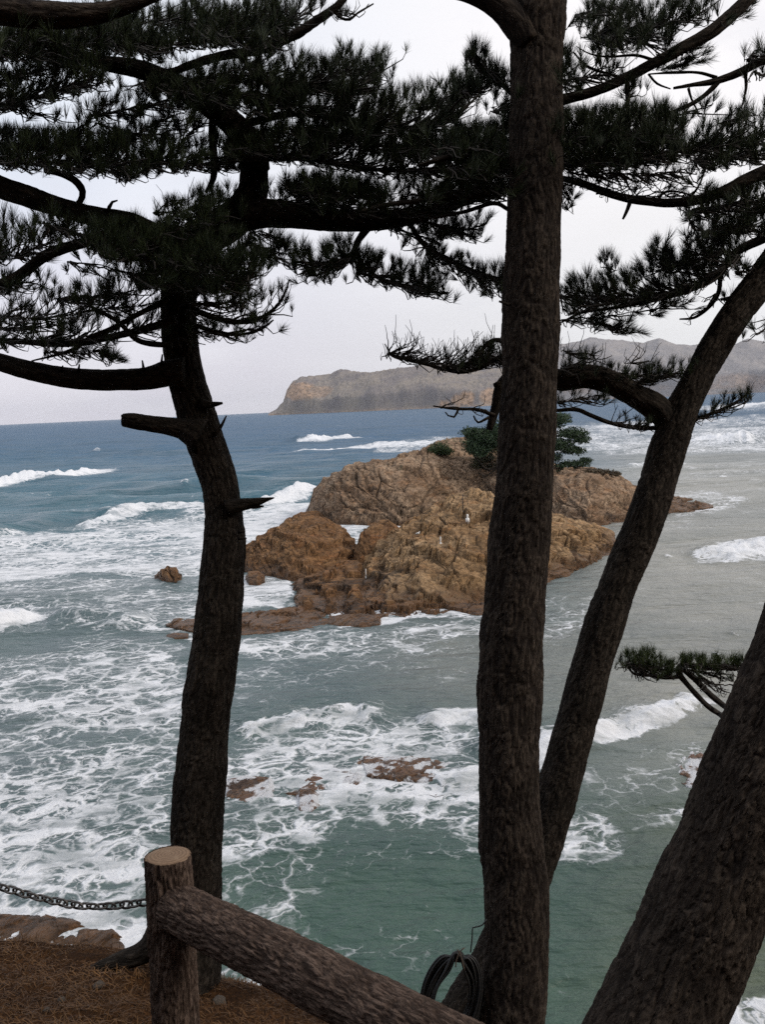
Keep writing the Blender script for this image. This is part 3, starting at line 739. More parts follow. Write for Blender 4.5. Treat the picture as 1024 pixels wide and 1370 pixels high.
# ------------------------------------------------------------------ headland and far hills
def hill_material(name, lo, hi, cliff):
    m, nt, b, o = mat(name); L = nt.links.new
    g = nt.nodes.new('ShaderNodeNewGeometry'); pos = g.outputs['Position']
    n1 = N(nt, 'TexNoise', Scale=0.012, Detail=6.0, Roughness=0.6); L(pos, n1.inputs['Vector'])
    n2 = N(nt, 'TexNoise', Scale=0.09, Detail=6.0, Roughness=0.7); L(pos, n2.inputs['Vector'])
    c = mixc(nt, maprange(nt, n1.outputs['Fac'], 0.35, 0.65), lo, hi)
    c = mixc(nt, maprange(nt, n2.outputs['Fac'], 0.4, 0.62, 0, 0.3), c, tuple(0.5 * x for x in lo))
    cl = attrib(nt, 'cliff').outputs['Fac']
    cc = mixc(nt, maprange(nt, n2.outputs['Fac'], 0.38, 0.66), cliff, tuple(0.35 * x for x in cliff))
    c = mixc(nt, cl, c, cc)
    L(c, b.inputs['Base Color']); b.inputs['Roughness'].default_value = 1.0; b.inputs['Specular IOR Level'].default_value = 0.05
    bump(nt, n2.outputs['Fac'], 1.0, 2.5, b)
    return m
def hill(name, cols, d0, dr, nu, nv, back, seed, material, cliff_spots, label, amp=9.0):
    cols = np.array(cols, dtype=np.float64)
    xs = np.linspace(cols[0, 0], cols[-1, 0], nu); top = np.interp(xs, cols[:, 0], cols[:, 1]); dep = np.interp(xs, cols[:, 0], cols[:, 2]); run = np.interp(xs, cols[:, 0], cols[:, 3])
    G = np.zeros((nu, nv, 3)); k = int(nv * 0.7)
    for i in range(nu):
        R = P(xs[i], top[i], dep[i] + run[i]); hd = R[:2] / np.linalg.norm(R[:2])
        base = R[:2] - hd * run[i]
        t = np.linspace(0, 1, k)
        G[i, :k, :2] = base + np.outer(t, hd) * run[i]
        G[i, :k, 2] = -1 + (R[2] + 1) * (0.28 * sstep(0, 0.10, t) + 0.72 * np.sin(np.clip(t, 0, 1) * math.pi / 2) ** 0.9)
        t2 = np.linspace(0, 1, nv - k + 1)[1:]
        G[i, k:, :2] = R[:2] + np.outer(t2, hd) * back
        G[i, k:, 2] = -1 + (R[2] + 1) * np.cos(t2 * math.pi / 2)
    V = G.reshape(-1, 3).copy(); q = V.copy(); q[:, 2] = 0
    env = np.clip(V[:, 2] / 25, 0, 1)
    f1, f2, cid = voro(q / 11.0, seed)
    canopy = np.clip(1 - f1 * 1.1, 0, 1) ** 0.6 * (0.5 + 0.8 * cid)
    gul = ridged(q / 160.0, 3, seed + 3)
    V[:, 2] += env * (4.0 * canopy + 15 * (gul - 0.55) + amp * fbm(q / 60.0, 3, seed + 5))
    px_, py_, _ = to_px(V)
    cl = np.zeros(len(V)); nz = fbm(V / 30.0, 4, seed + 8)
    for (x, y, rx, ry, s_) in cliff_spots:
        e = ((px_ - x) / rx) ** 2 + ((py_ - y) / ry) ** 2
        cl = np.maximum(cl, s_ * (1 - sstep(0.5, 1.5, e + 0.9 * nz)))
    cl = np.maximum(cl, 0.35 * (1 - sstep(1, 9, V[:, 2] + 6 * nz)))
    me = make_mesh(name, V, [grid_faces(nu, nv)], True); attr_f(me, 'cliff', cl)
    return link(name, me, material, kind='structure', label=label, cat='hill')
HILL1 = hill_material('winter_woods', (0.20, 0.180, 0.178), (0.28, 0.245, 0.21), (0.46, 0.31, 0.21))
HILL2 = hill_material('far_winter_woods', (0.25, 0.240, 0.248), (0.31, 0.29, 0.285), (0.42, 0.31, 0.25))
hill('headland', [(359, 553.5, 3300, 10), (366, 550, 3300, 30), (372, 545, 3290, 60), (379, 537, 3280, 80), (384, 522, 3270, 110), (392, 512, 3260, 140), (402, 507, 3230, 180), (430, 504, 3180, 240), (452, 498, 3120, 300), (470, 500, 3080, 300), (500, 497, 3000, 330), (540, 493, 2950, 350),
     (572, 489, 2900, 360), (600, 492, 2850, 360), (640, 497, 2800, 330), (680, 492, 2800, 300), (720, 500, 2800, 240), (745, 515, 2800, 100)], 3000, 300, 620, 120, 300, 5, HILL1,
     [(398, 524, 26, 11, 0.8), (425, 524, 20, 8, 0.5), (612, 536, 8, 9, 0.9), (625, 533, 11, 9, 1.0), (655, 530, 14, 10, 0.8), (595, 540, 7, 4, 0.9)],
     'steep wooded headland with bare ochre cliffs at its tip, left of the central trunk')
hill('hills', [(560, 505, 4600, 200), (640, 475, 4500, 500), (700, 466, 4400, 600), (755, 462, 4300, 650), (790, 453, 4250, 700), (820, 456, 4200, 700), (862, 460, 4200, 650), (882, 454, 4150, 650), (905, 462, 4100, 600), (945, 464, 4050, 600), (985, 462, 4000, 600), (1002, 455, 4000, 600), (1040, 460, 3900, 600), (1150, 450, 3700, 600), (1300, 440, 3500, 600), (1500, 450, 3200, 500)], 4300, 600, 700, 120, 500, 9, HILL2,
     [(1000, 509, 40, 9, 0.55), (960, 517, 60, 4, 0.5), (860, 520, 50, 3, 0.4), (770, 522, 20, 5, 0.5)],
     'long grey wooded hills across the bay, right of the central trunk', 7.0)

exec_trees = True
# ------------------------------------------------------------------ near ground
EDGE = [(-900, 1180, 7.0), (-500, 1215, 6.3), (-200, 1243, 5.9), (0, 1258, 5.6), (100, 1268, 5.5), (190, 1278, 5.4), (280, 1312, 5.2), (350, 1324, 5.0), (430, 1350, 4.8), (480, 1382, 4.6), (650, 1435, 4.5), (900, 1470, 4.3), (1200, 1500, 4.2), (1700, 1520, 4.2), (2500, 1500, 4.5)]
EP = np.array([P(*e) for e in EDGE])
def ground_z(x, y):
    ex = np.interp(x, EP[:, 0], EP[:, 1]); ez = np.interp(x, EP[:, 0], EP[:, 2])
    t = y / ex
    z_in = 10.45 + (ez - 10.45) * np.clip(t, -30, 1)
    z_in = np.where(t < 0, 10.45 - 0.3 * y + 0.9 * np.maximum(-y - 1.5, 0), z_in)  # unseen rise behind the camera, steepened to keep sky light off the trunks
    over = np.maximum(y - ex, 0)
    return z_in - 0.55 * over - 0.33 * over ** 1.6
gx = np.concatenate([np.linspace(-60, -6, 30), np.linspace(-5.8, 6, 300), np.linspace(6.5, 60, 30)])
gy = np.concatenate([np.linspace(-60, -2, 24), np.linspace(-1.8, 1.4, 20), np.linspace(1.5, 7.0, 200), np.linspace(7.2, 14, 40)])
GX, GY = np.meshgrid(gx, gy); X_ = GX.ravel(); Y_ = GY.ravel()
Zg = ground_z(X_, Y_)
q = np.stack([X_, Y_, np.zeros_like(X_)], 1)
Zg = Zg + 0.05 * fbm(q * 1.6, 3, 3) + 0.035 * fbm(q * 6, 3, 5)
Zg = np.maximum(Zg, -2.0)
me = make_mesh('hillside_ground', np.stack([X_, Y_, Zg], 1), [grid_faces(len(gy), len(gx))])
m, nt, b, o = mat('needle_litter_soil'); L = nt.links.new
g = nt.nodes.new('ShaderNodeNewGeometry'); pos = g.outputs['Position']
n1 = N(nt, 'TexNoise', Scale=3.0, Detail=6.0); L(pos, n1.inputs['Vector'])
n2 = N(nt, 'TexNoise', Scale=55.0, Detail=6.0, Roughness=0.7); L(scalev(nt, pos, (1, 0.5, 1)), n2.inputs['Vector'])
c = mixc(nt, maprange(nt, n1.outputs['Fac'], 0.35, 0.65), (0.055, 0.025, 0.010), (0.105, 0.049, 0.019))
c = mixc(nt, maprange(nt, n2.outputs['Fac'], 0.35, 0.7), (0.022, 0.012, 0.007), c)
L(c, b.inputs['Base Color']); b.inputs['Roughness'].default_value = 1.0; b.inputs['Specular IOR Level'].default_value = 0.05
bump(nt, n2.outputs['Fac'], 0.9, 0.02, b)
link('hillside_ground', me, m, kind='structure', label='brown grassy slope at the cliff edge', cat='ground')

def gz(x, y): return float(ground_z(np.array([x]), np.array([y]))[0])

# dry grass and fallen needles over the slope
nb = 42000
bx = rng.uniform(-3.9, 1.6, nb); by_ = rng.uniform(2.2, 6.2, nb)
dens = vnoise(np.stack([bx * 2.2, by_ * 2.2, np.zeros(nb)], 1), 77)
keep = dens > 0.10; bx, by_ = bx[keep], by_[keep]; nb = len(bx)
qq = np.stack([bx, by_, np.zeros(nb)], 1)
bz = ground_z(bx, by_) + 0.05 * fbm(qq * 1.6, 3, 3) + 0.035 * fbm(qq * 6, 3, 5)
aa = rng.uniform(0, 2 * math.pi, nb); ln = rng.uniform(0.03, 0.10, nb) * (0.6 + 0.8 * dens[keep]); lean = rng.uniform(0.5, 1.45, nb)
dirv = np.stack([np.cos(aa) * np.sin(lean), np.sin(aa) * np.sin(lean) * 0.8 - 0.1, np.cos(lean) * 0.8 + 0.05], 1)
sidev = np.stack([-np.sin(aa), np.cos(aa), np.zeros(nb)], 1) * 0.0022
b0 = np.stack([bx, by_, bz], 1)
mid = b0 + dirv * (ln * 0.55)[:, None]; tip = b0 + dirv * ln[:, None] - np.array([0, 0, 1.0]) * (ln * 0.25)[:, None]
Vg = np.stack([b0 - sidev, b0 + sidev, mid + sidev * 0.8, mid - sidev * 0.8, tip], 1).reshape(-1, 3)
i5 = np.arange(nb)[:, None] * 5
me = make_mesh('dry_grass', Vg, [i5 + np.array([[0, 1, 2, 3]]), i5 + np.array([[3, 2, 4]])], False)
GRASS = needle_material('dry_grass', (0.048, 0.021, 0.007), (0.165, 0.082, 0.028))
link('dry_grass', me, GRASS, kind='stuff', label='brown dry grass and pine litter on the slope', cat='grass')

# stones on the slope
m, nt, b, o = mat('grey_stone'); STONE = m
n = N(nt, 'TexNoise', Scale=30.0, Detail=6.0); cr_ = ramp(nt, [(0.3, (0.035, 0.026, 0.019)), (0.7, (0.085, 0.066, 0.05))])
nt.links.new(n.outputs['Fac'], cr_.inputs[0]); nt.links.new(cr_.outputs[0], b.inputs['Base Color']); b.inputs['Roughness'].default_value = 0.95
bump(nt, n.outputs['Fac'], 0.6, 0.01, b)
def hit_ground(px, py):
    v = _f + (px - 512) / F * _r - (py - 685) / F * _u
    for d in np.arange(2.0, 8, 0.01):
        p = CAM + v * d
        if p[2] < gz(p[0], p[1]): return p
    return CAM + v * 5
import bmesh
def stone(px, py, w_px, label, seed, flat=0.6):
    p = hit_ground(px, py); d = depth_of(p); r = w_px / 2 / F * d
    bm = bmesh.new(); bmesh.ops.create_icosphere(bm, subdivisions=4, radius=1.0)
    V = np.array([v.co for v in bm.verts]); nn = 1 + 0.28 * fbm(V * 1.3 + seed, 3, seed) + 0.10 * fbm(V * 4 + seed, 3, seed + 2)
    V = V * nn[:, None] * np.array([r, r * 0.85, r * flat])
    for v, c_ in zip(bm.verts, V): v.co = c_
    for f_ in bm.faces: f_.smooth = True
    me = bpy.data.meshes.new('stone'); bm.to_mesh(me); bm.free()
    o_ = link('stone', me, STONE, label=label, cat='stone', group='stones on the grassy slope')
    o_.location = Vector((p[0], p[1], p[2] + r * flat * 0.15)); o_.rotation_euler = (0, 0, seed)
stone(132, 1319, 15, 'pale rounded stone in dry grass left of the post', 1)
stone(293, 1341, 22, 'grey stone half sunk in the slope right of the post', 2)
stone(82, 1338, 11, 'small light stone at the end of a bare streak', 3)
stone(62, 1352, 9, 'tiny pale stone near the bottom edge of the slope', 4)
stone(442, 1352, 16, 'small brown stone on the slope under the rail', 6)

# ------------------------------------------------------------------ log fence, chain
m, nt, b, o = mat('sawn_end_grain'); ENDG = m; L = nt.links.new
tcn = nt.nodes.new('ShaderNodeTexCoord')
nz = N(nt, 'TexNoise', Scale=25.0, Detail=4.0); L(tcn.outputs['Object'], nz.inputs['Vector'])
wv_ = N(nt, 'TexWave', wave_type='RINGS', rings_direction='Z', Scale=28.0, Distortion=2.5, Detail=3.0); L(tcn.outputs['Object'], wv_.inputs['Vector'])
nz2 = N(nt, 'TexNoise', Scale=160.0, Detail=5.0); L(tcn.outputs['Object'], nz2.inputs['Vector'])
c = mixc(nt, wv_.outputs['Fac'], (0.125, 0.078, 0.047), (0.205, 0.133, 0.083))
c = mixc(nt, maprange(nt, nz2.outputs['Fac'], 0.4, 0.7, 0, 0.5), c, (0.17, 0.105, 0.065))
c = mixc(nt, maprange(nt, nz.outputs['Fac'], 0.5, 0.75, 0, 0.6), c, (0.25, 0.175, 0.115))
L(c, b.inputs['Base Color']); b.inputs['Roughness'].default_value = 0.95
bump(nt, nz2.outputs['Fac'], 0.5, 0.004, b)

def log_field(co): return bark_field(co, 66.0, 16.0, 14)
def log_disp(co, r):
    f, t = log_field(co)
    return 0.001 - 0.0055 * f + 0.002 * (t - 0.5) + 0.002 * fbm(co * 90, 2, 9) + 0.004 * fbm(co * 8, 2, 2)

post_top = P(225, 1144, 2.9)
fence = empty('log_fence', (post_top[0], post_top[1], gz(post_top[0], post_top[1])), 'rustic log fence with a sawn round post and one sloping bark rail', 'fence')
def post(top, base, r, full=True):
    K = catmull([list(base) + [r * 1.04], list((np.array(base) + top) / 2) + [r * 1.0], list(top) + [r]], 0.008)
    V, qd_, t_, co = tube_arrays(K, 128, log_disp, 2, cap=False)
    bf = Buf(); bf.add(V, qd_, None, co)
    po = link('post', bf.mesh('post', attr='barkco', field=log_field), LOGBARK, fence)
    # slightly domed sawn top
    n = 96; rings = 10; Vt = [[0, 0, 0.004]]; T = []; Q = []
    dz = np.array(top) - base; dz /= np.linalg.norm(dz)
    for i in range(1, rings + 1):
        rr = (r - 0.003) * i / rings
        for j in range(n):
            a_ = 2 * math.pi * j / n; k_ = 1 + 0.02 * math.sin(3 * a_ + 1) * (i / rings)
            Vt.append([rr * k_ * math.cos(a_), rr * k_ * math.sin(a_), 0.004 - 0.007 * (i / rings) ** 6])
    for j in range(n): T.append([0, 1 + j, 1 + (j + 1) % n])
    for i in range(rings - 1):
        for j in range(n):
            a0 = 1 + i * n + j; a1 = 1 + i * n + (j + 1) % n; Q.append([a0, a0 + n, a1 + n, a1])
    me = make_mesh('sawn_top', np.array(Vt), [np.array(Q), np.array(T)])
    e = link('sawn_top', me, ENDG)
    e.matrix_world = Matrix.Translation(Vector(top)) @ Vector(dz).to_track_quat('Z', 'Y').to_matrix().to_4x4()
    bpy.context.view_layer.update()
    mw = e.matrix_world.copy(); e.parent = po; e.matrix_parent_inverse = po.matrix_world.inverted(); e.matrix_world = mw
    return po
pr = 31.5 / F * 2.9
p1b = P(236, 1392, 2.93); p1b = post_top + (p1b - post_top) * ((gz(post_top[0], post_top[1]) - 0.15 - post_top[2]) / (p1b[2] - post_top[2]))
post(post_top, p1b, pr)
ra = P(234, 1214, 2.86); rb = P(352, 1272, 2.58); rc = P(600, 1402, 2.13); rd = rc + (rc - rb) * 0.9
K = catmull([list(ra) + [0.074], list(rb) + [0.078], list(rc) + [0.079], list(rd) + [0.079]], 0.008)
V, qd_, t_, co = tube_arrays(K, 128, log_disp, 5, cap=True)
bf = Buf(); bf.add(V, qd_, t_, co); link('rail', bf.mesh('rail', attr='barkco', field=log_field), LOGBARK, fence)
pe = rd + np.array([0.05, -0.02, 0.16]); post(pe, np.array([pe[0], pe[1], gz(pe[0], pe[1]) - 0.15]), pr)
lt = P(-330, 1105, 3.35)
post(lt, np.array([lt[0], lt[1], gz(lt[0], lt[1]) - 0.15]), pr)

m, nt, b, o = mat('weathered_chain_steel'); CHAINM = m
n = N(nt, 'TexNoise', Scale=60.0, Detail=5.0); cr_ = ramp(nt, [(0.35, (0.035, 0.030, 0.028)), (0.7, (0.16, 0.15, 0.14))])
nt.links.new(n.outputs['Fac'], cr_.inputs[0]); nt.links.new(cr_.outputs[0], b.inputs['Base Color']); b.inputs['Metallic'].default_value = 0.6; b.inputs['Roughness'].default_value = 0.55
K = catmull([list(P(197, 1207, 2.9)), list(P(150, 1212, 2.93)), list(P(110, 1212, 2.96)), list(P(75, 1206, 3.0)), list(P(40, 1198, 3.04)), list(P(0, 1187, 3.08)), list(P(-90, 1168, 3.15)), list(P(-180, 1152, 3.22)), list(P(-305, 1140, 3.32))], 0.004)
sl = np.concatenate([[0], np.cumsum(np.linalg.norm(np.diff(K, axis=0), axis=1))])
pitch = 0.031; bf = Buf()
for i in range(int(sl[-1] / pitch)):
    s0 = (i + 0.5) * pitch
    c0 = np.array([np.interp(s0, sl, K[:, j]) for j in range(3)]); c1 = np.array([np.interp(s0 + 0.01, sl, K[:, j]) for j in range(3)])
    t = (c1 - c0) / np.linalg.norm(c1 - c0); up = np.array([0, 0, 1.0]); sdv = np.cross(t, up); sdv /= np.linalg.norm(sdv); up = np.cross(sdv, t)
    rollv = (0.25 if i % 2 else 1.57 + 0.25) + 0.15 * math.sin(i * 2.3)
    wv = sdv * math.cos(rollv) + up * math.sin(rollv)
    ph_ = np.arange(20) / 20 * 2 * math.pi
    hl, hw, rt = 0.0215, 0.0125, 0.0040
    cx_ = np.sign(np.cos(ph_)) * np.abs(np.cos(ph_)) ** 0.75 * hl; cy_ = np.sign(np.sin(ph_)) * np.abs(np.sin(ph_)) ** 0.8 * hw
    ring = c0 + np.outer(cx_, t) + np.outer(cy_, wv)
    tg = np.roll(ring, -1, 0) - np.roll(ring, 1, 0); tg /= np.linalg.norm(tg, axis=1)[:, None]
    nrm = np.cross(t, wv); on = np.cross(tg, nrm[None, :])
    a8 = np.arange(8) / 8 * 2 * math.pi
    V = (ring[:, None, :] + rt * (on[:, None, :] * np.cos(a8)[None, :, None] + nrm[None, None, :] * np.sin(a8)[None, :, None])).reshape(-1, 3)
    Q = []
    for r_ in range(20):
        for j in range(8):
            Q.append([r_ * 8 + j, r_ * 8 + (j + 1) % 8, ((r_ + 1) % 20) * 8 + (j + 1) % 8, ((r_ + 1) % 20) * 8 + j])
    bf.add(V, Q)
link('chain', bf.mesh('chain'), CHAINM, label='dark steel link chain sagging left from the fence post', cat='chain')

# ------------------------------------------------------------------ trees
class Tree:
    def __init__(s, base, label):
        s.root = empty('pine_tree', base, label, 'pine tree', 'pines framing the view')
        s.tw = Buf(); s.nd = Buf(); s.boughs = []; s.nv = []; s.seed = int(abs(base[0]) * 100) % 50
    def trunk(s, pts, d, material, sides=112, step=0.010, name='trunk', field=None):
        K = px_path(pts, d, step); V, q_, t_, co = tube_arrays(K, sides, plate_disp if field else bark_disp, s.seed)
        b_ = Buf(); b_.add(V, q_, t_, co)
        return link(name, b_.mesh(name, attr='barkco', field=field), material, s.root)
    def branch(s, pts, d, material=None, name='branch', label=None, twiglets=0):
        K = px_path(pts, d, 0.02)
        rmax = K[:, 3].max(); sides = int(np.clip(rmax * 700, 8, 48))
        K[:, :3] += np.stack([fbm(K[:, :3] * 5 + 3, 2, 61), fbm(K[:, :3] * 5 + 9, 2, 62), fbm(K[:, :3] * 5 + 15, 2, 63)], 1) * 0.10 * np.minimum(K[:, 3:4] * 2, 0.06)
        V, q_, t_, co = tube_arrays(K, sides, bark_disp if rmax > 0.03 else rough_disp, s.seed + 1)
        b_ = Buf(); b_.add(V, q_, t_, co)
        return link(name, b_.mesh(name, attr='barkco'), material or BARK, s.root, label=label)
    def twig(s, a, c, b, r0, r1, n=5, sides=4):
        t = np.linspace(0, 1, n)[:, None]
        X = a * (1 - t) ** 2 + 2 * c * t * (1 - t) + b * t * t
        X[1:-1] += rng.normal(0, 0.004, (n - 2, 3))
        K = np.hstack([X, r0 + (r1 - r0) * t])
        V, q_, _, co = tube_arrays(K, sides, None, 0, cap=False)
        s.tw.add(V, q_, None, co)
        return X
    def tuft(s, X, nn, ln, wd, spread=(0.25, 0.95), span=0.45):
        """needles along the last part of a twig X"""
        n = len(X); tip = X[-1]; ax = X[-1] - X[-2]; ax /= np.linalg.norm(ax) + 1e-9
        u = rng.uniform(0, 1, nn) ** 0.8
        org = tip - ax * (u * span * np.linalg.norm(X[-1] - X[n // 2]))[:, None]
        a_ = np.cross(ax, [0.3, 0.5, 0.8]); a_ /= np.linalg.norm(a_); c_ = np.cross(ax, a_)
        phi = rng.uniform(0, 2 * math.pi, nn); al = rng.uniform(spread[0], spread[1], nn)
        al = al * (0.35 + 0.65 * u ** 0.3)
        dr = ax * np.cos(al)[:, None] + (a_ * np.cos(phi)[:, None] + c_ * np.sin(phi)[:, None]) * np.sin(al)[:, None]
        dr[:, 2] += 0.12
        l = ln * rng.uniform(0.65, 1.1, nn)
        sd_ = np.cross(dr, rng.normal(0, 1, (nn, 3))); sd_ /= np.linalg.norm(sd_, axis=1)[:, None] + 1e-9
        hw = wd * 0.5
        end = org + dr * l[:, None]
        md = org + dr * (0.55 * l)[:, None] + rng.normal(0, 0.002, (nn, 3))
        V = np.stack([org - sd_ * hw, org + sd_ * hw, md + sd_ * hw * 0.95, md - sd_ * hw * 0.95, end], 1).reshape(-1, 3)
        s.nv.append(V)
    def spray(s, pts, up, dn, n, d, ds=0.5, lean=(0, 0), nn=64, ln=0.080, wd=0.0016, bare=0.0, sx=13, bough=2.5, dirn=None, tw=2.2):
        """foliage carried by one bough; pts (x, y[, depth]) in photograph pixels; up / dn the reach above / below in pixels"""
        K = np.array([list(p) + ([d] if len(p) == 2 else []) for p in pts], dtype=float)
        path = catmull(K, 6.0)          # x, y, depth
        cum = np.concatenate([[0], np.cumsum(np.hypot(np.diff(path[:, 0]), np.diff(path[:, 1])))])
        if bough > 0:
            Kb = np.array([list(P(*p)) + [bough / 2 / F * p[2] * (1 - 0.6 * i / len(path))] for i, p in enumerate(path)])
            Kb[:, :3] += rng.normal(0, 0.006, (len(Kb), 3))
            V, q_, _, co = tube_arrays(Kb, 6, None, 0, cap=False); s.tw.add(V, q_, None, co)
        for i in range(n):
            t = rng.uniform(0, cum[-1])
            px = np.interp(t, cum, path[:, 0]); py = np.interp(t, cum, path[:, 1]); pd = np.interp(t, cum, path[:, 2])
            t0 = max(0, t - rng.uniform(8, 45))
            qx_ = np.interp(t0, cum, path[:, 0]); qy_ = np.interp(t0, cum, path[:, 1]); qd_ = np.interp(t0, cum, path[:, 2])
            v = rng.uniform(-dn, up) if up > 0 else rng.uniform(-dn, 0)
            ddp = rng.normal(0, ds * 0.5)
            ddp = float(np.clip(ddp, -ds, ds)); a = P(qx_, qy_, qd_ + ddp * 0.45)
            ex = px + rng.normal(0, sx) + lean[0] * abs(v); ey = py - v + lean[1]
            tip = P(ex, ey, pd + ddp)
            dl = tip - a
            # the twig leaves along the bough and turns up
            c = a + dl * 0.55 + np.array([0, 0, -0.18]) * np.linalg.norm(dl) * rng.uniform(0.2, 1.0)
            if v < 0: c = a + dl * 0.5 + np.array([0, 0, -0.05]) * np.linalg.norm(dl)
            upv = np.array([0.25 * lean[0] + rng.normal(0, 0.35), rng.normal(0, 0.35), 1.0 if v > -5 else 0.35])
            if dirn is not None: upv = upv * 0.5 + (dirn[0] * _r + dirn[1] * _u)
            upv /= np.linalg.norm(upv)
            c2 = tip - upv * 0.09
            t_ = np.linspace(0, 1, 6)[:, None]
            X = (1 - t_) ** 3 * a + 3 * t_ * (1 - t_) ** 2 * c + 3 * t_ ** 2 * (1 - t_) * c2 + t_ ** 3 * tip
            X[1:-1] += rng.normal(0, 0.005, (4, 3))
            r0 = tw / 2 / F * d
            Kt = np.hstack([X, r0 + (0.0012 - r0) * t_])
            V, q_, _, co = tube_arrays(Kt, 4, None, 0, cap=False); s.tw.add(V, q_, None, co)
            if rng.uniform() >= bare:
                s.tuft(X, int(nn * rng.uniform(0.45, 1.4)), ln * rng.uniform(0.6, 1.2), wd, (0.15, rng.uniform(0.6, 1.15)), rng.uniform(0.35, 0.9))
            elif rng.uniform() < 0.7:
                # forked bare twig
                e2 = X[3] + (upv * rng.uniform(0.04, 0.12) + rng.normal(0, 0.04, 3))
                s.twig(X[3], (X[3] + e2) / 2 + rng.normal(0, 0.015, 3), e2, r0 * 0.6, 0.001, 4)
    def finish(s, needle=None):
        if s.tw.n: link('twigs', s.tw.mesh('twigs', attr=None), TWIG, s.root)
        if s.nv:
            V = np.concatenate(s.nv); k = len(V) // 5; i5 = np.arange(k)[:, None] * 5
            link('foliage', make_mesh('foliage', V, [i5 + np.array([[0, 1, 2, 3]]), i5 + np.array([[3, 2, 4]])], False), needle or NEEDLE, s.root)

def area_n(pts, up, dn, per):
    L_ = sum(math.hypot(pts[i + 1][0] - pts[i][0], pts[i + 1][1] - pts[i][1]) for i in range(len(pts) - 1))
    return max(3, int((L_ + 15) * (up + dn + 8) / per))
DENSE, MED, SPARSE, THIN = 62, 120, 230, 420

# ---- left pine
TL = Tree(P(255, 1320, 5.1), 'left pine with a curved trunk, a broken limb stub and spreading crown')
TL.trunk([(246, 1362, 110), (250, 1325, 92), (256, 1285, 78), (259, 1230, 73), (261, 1180, 71), (263, 1130, 70), (272, 1000, 65), (281, 920, 64), (290, 850, 63), (297, 770, 59), (300, 700, 53), (294, 650, 50), (278, 600, 50), (262, 550, 51), (247, 500, 50), (241, 450, 47), (239, 400, 46), (246, 352, 46), (275, 318, 48), (315, 290, 46), (338, 258, 42), (341, 218, 37)], 5.1, BARK)
TL.branch([(236, 1200, 40), (222, 1235, 40), (206, 1262, 34), (186, 1277, 28, 5.12), (160, 1286, 22, 5.15), (132, 1294, 14, 5.18), (110, 1304, 8, 5.2)], 5.1, name='root')
B = TL.branch
B([(341, 225, 38), (338, 200, 36), (320, 175, 34), (285, 145, 30), (240, 116, 27), (190, 94, 23), (130, 82, 18), (80, 62, 15), (30, 28, 12), (-40, -12, 8)], 5.0)
B([(325, 290, 36), (360, 285, 36), (400, 289, 33), (440, 294, 29), (500, 296, 25), (560, 287, 20), (620, 270, 13, 5.2), (670, 256, 8, 5.3)], 5.0)
B([(248, 498, 40), (225, 500, 34), (200, 506, 30), (160, 508, 28), (110, 507, 27), (50, 498, 25), (0, 485, 23), (-90, 455, 20)], 5.0, label='long bare limb curving out of frame to the left')
B([(268, 584, 46), (250, 576, 32), (236, 572, 25), (205, 567, 22), (178, 563, 21), (164, 562, 17)], 5.0, name='branch_stub', label='thick limb stub broken off square')
B([(184, 560, 9), (172, 558, 7), (162, 556, 3)], 5.0, name='branch_stub')
B([(176, 567, 8), (168, 568, 6), (162, 567, 2)], 5.0, name='branch_stub')
B([(302, 680, 22), (322, 676, 17), (338, 673, 13), (350, 670, 9), (367, 666, 2)], 5.0, name='branch_stub', label='splintered grey stub on the right side')
B([(330, 676, 9), (342, 678, 6), (353, 677, 2)], 5.0, name='branch_stub')
B([(268, 540, 14), (283, 541, 9), (291, 540, 6), (298, 539, 3)], 5.0, name='branch_stub')
B([(286, 583, 7), (295, 572, 5), (303, 556, 2)], 5.0, name='branch_stub')
B([(318, 712, 5), (328, 711, 2)], 5.0, name='branch_stub')
B([(318, 721, 4), (330, 720, 2)], 5.0, name='branch_stub')
B([(-60, 225, 32), (0, 250, 29), (40, 264, 28), (80, 277, 25), (130, 290, 25), (180, 300, 26), (225, 325, 30), (245, 355, 28)], 4.9)
B([(60, 228, 8), (80, 232, 9), (99, 241, 10), (110, 256, 9), (106, 270, 8), (94, 279, 7)], 4.9)
B([(142, 286, 3), (146, 277, 6), (150, 270, 4), (157, 268, 2)], 4.85, name='twig_stub', label='small hooked broken twig standing up on a limb')
B([(-40, 393, 15), (0, 381, 15), (30, 366, 14), (55, 346, 14), (75, 335, 14), (110, 325, 13), (160, 314, 14), (220, 335, 16)], 4.8)
B([(-30, 454, 7), (30, 457, 8), (80, 460, 8), (130, 455, 9), (190, 441, 10), (235, 428, 12)], 4.9)
B([(42, 483, 2), (75, 475, 4), (100, 467, 6), (120, 452, 6), (150, 440, 7), (185, 420, 7), (225, 400, 9)], 4.75)
B([(230, 462, 8), (200, 459, 8), (180, 452, 7), (160, 432, 6), (140, 420, 5), (115, 407, 4)], 4.7)
B([(-60, 8, 40), (0, 14, 36), (60, 20, 34), (110, 20, 28), (160, 10, 20), (215, -10, 14)], 4.2, BARK_RED, label='thick brown limb across the top left corner')
B([(225, 98, 10), (290, 76, 11), (345, 66, 12), (392, 47, 13), (425, 27, 12), (450, 10, 10), (468, -12, 9)], 4.9)
B([(445, 14, 5), (456, 24, 4), (468, 26, 4), (478, 18, 3), (500, 5, 2)], 4.9)
B([(320, 72, 7), (329, 84, 7), (367, 109, 7), (418, 117, 6), (456, 121, 5), (500, 118, 3)], 4.9)
B([(330, 165, 12), (392, 152, 8), (443, 157, 7), (500, 164, 6), (560, 171, 5), (600, 163, 4), (640, 128, 3)], 5.1)
B([(285, 150, 11), (284, 180, 11), (287, 215, 10), (285, 240, 8), (275, 257, 4)], 5.0)
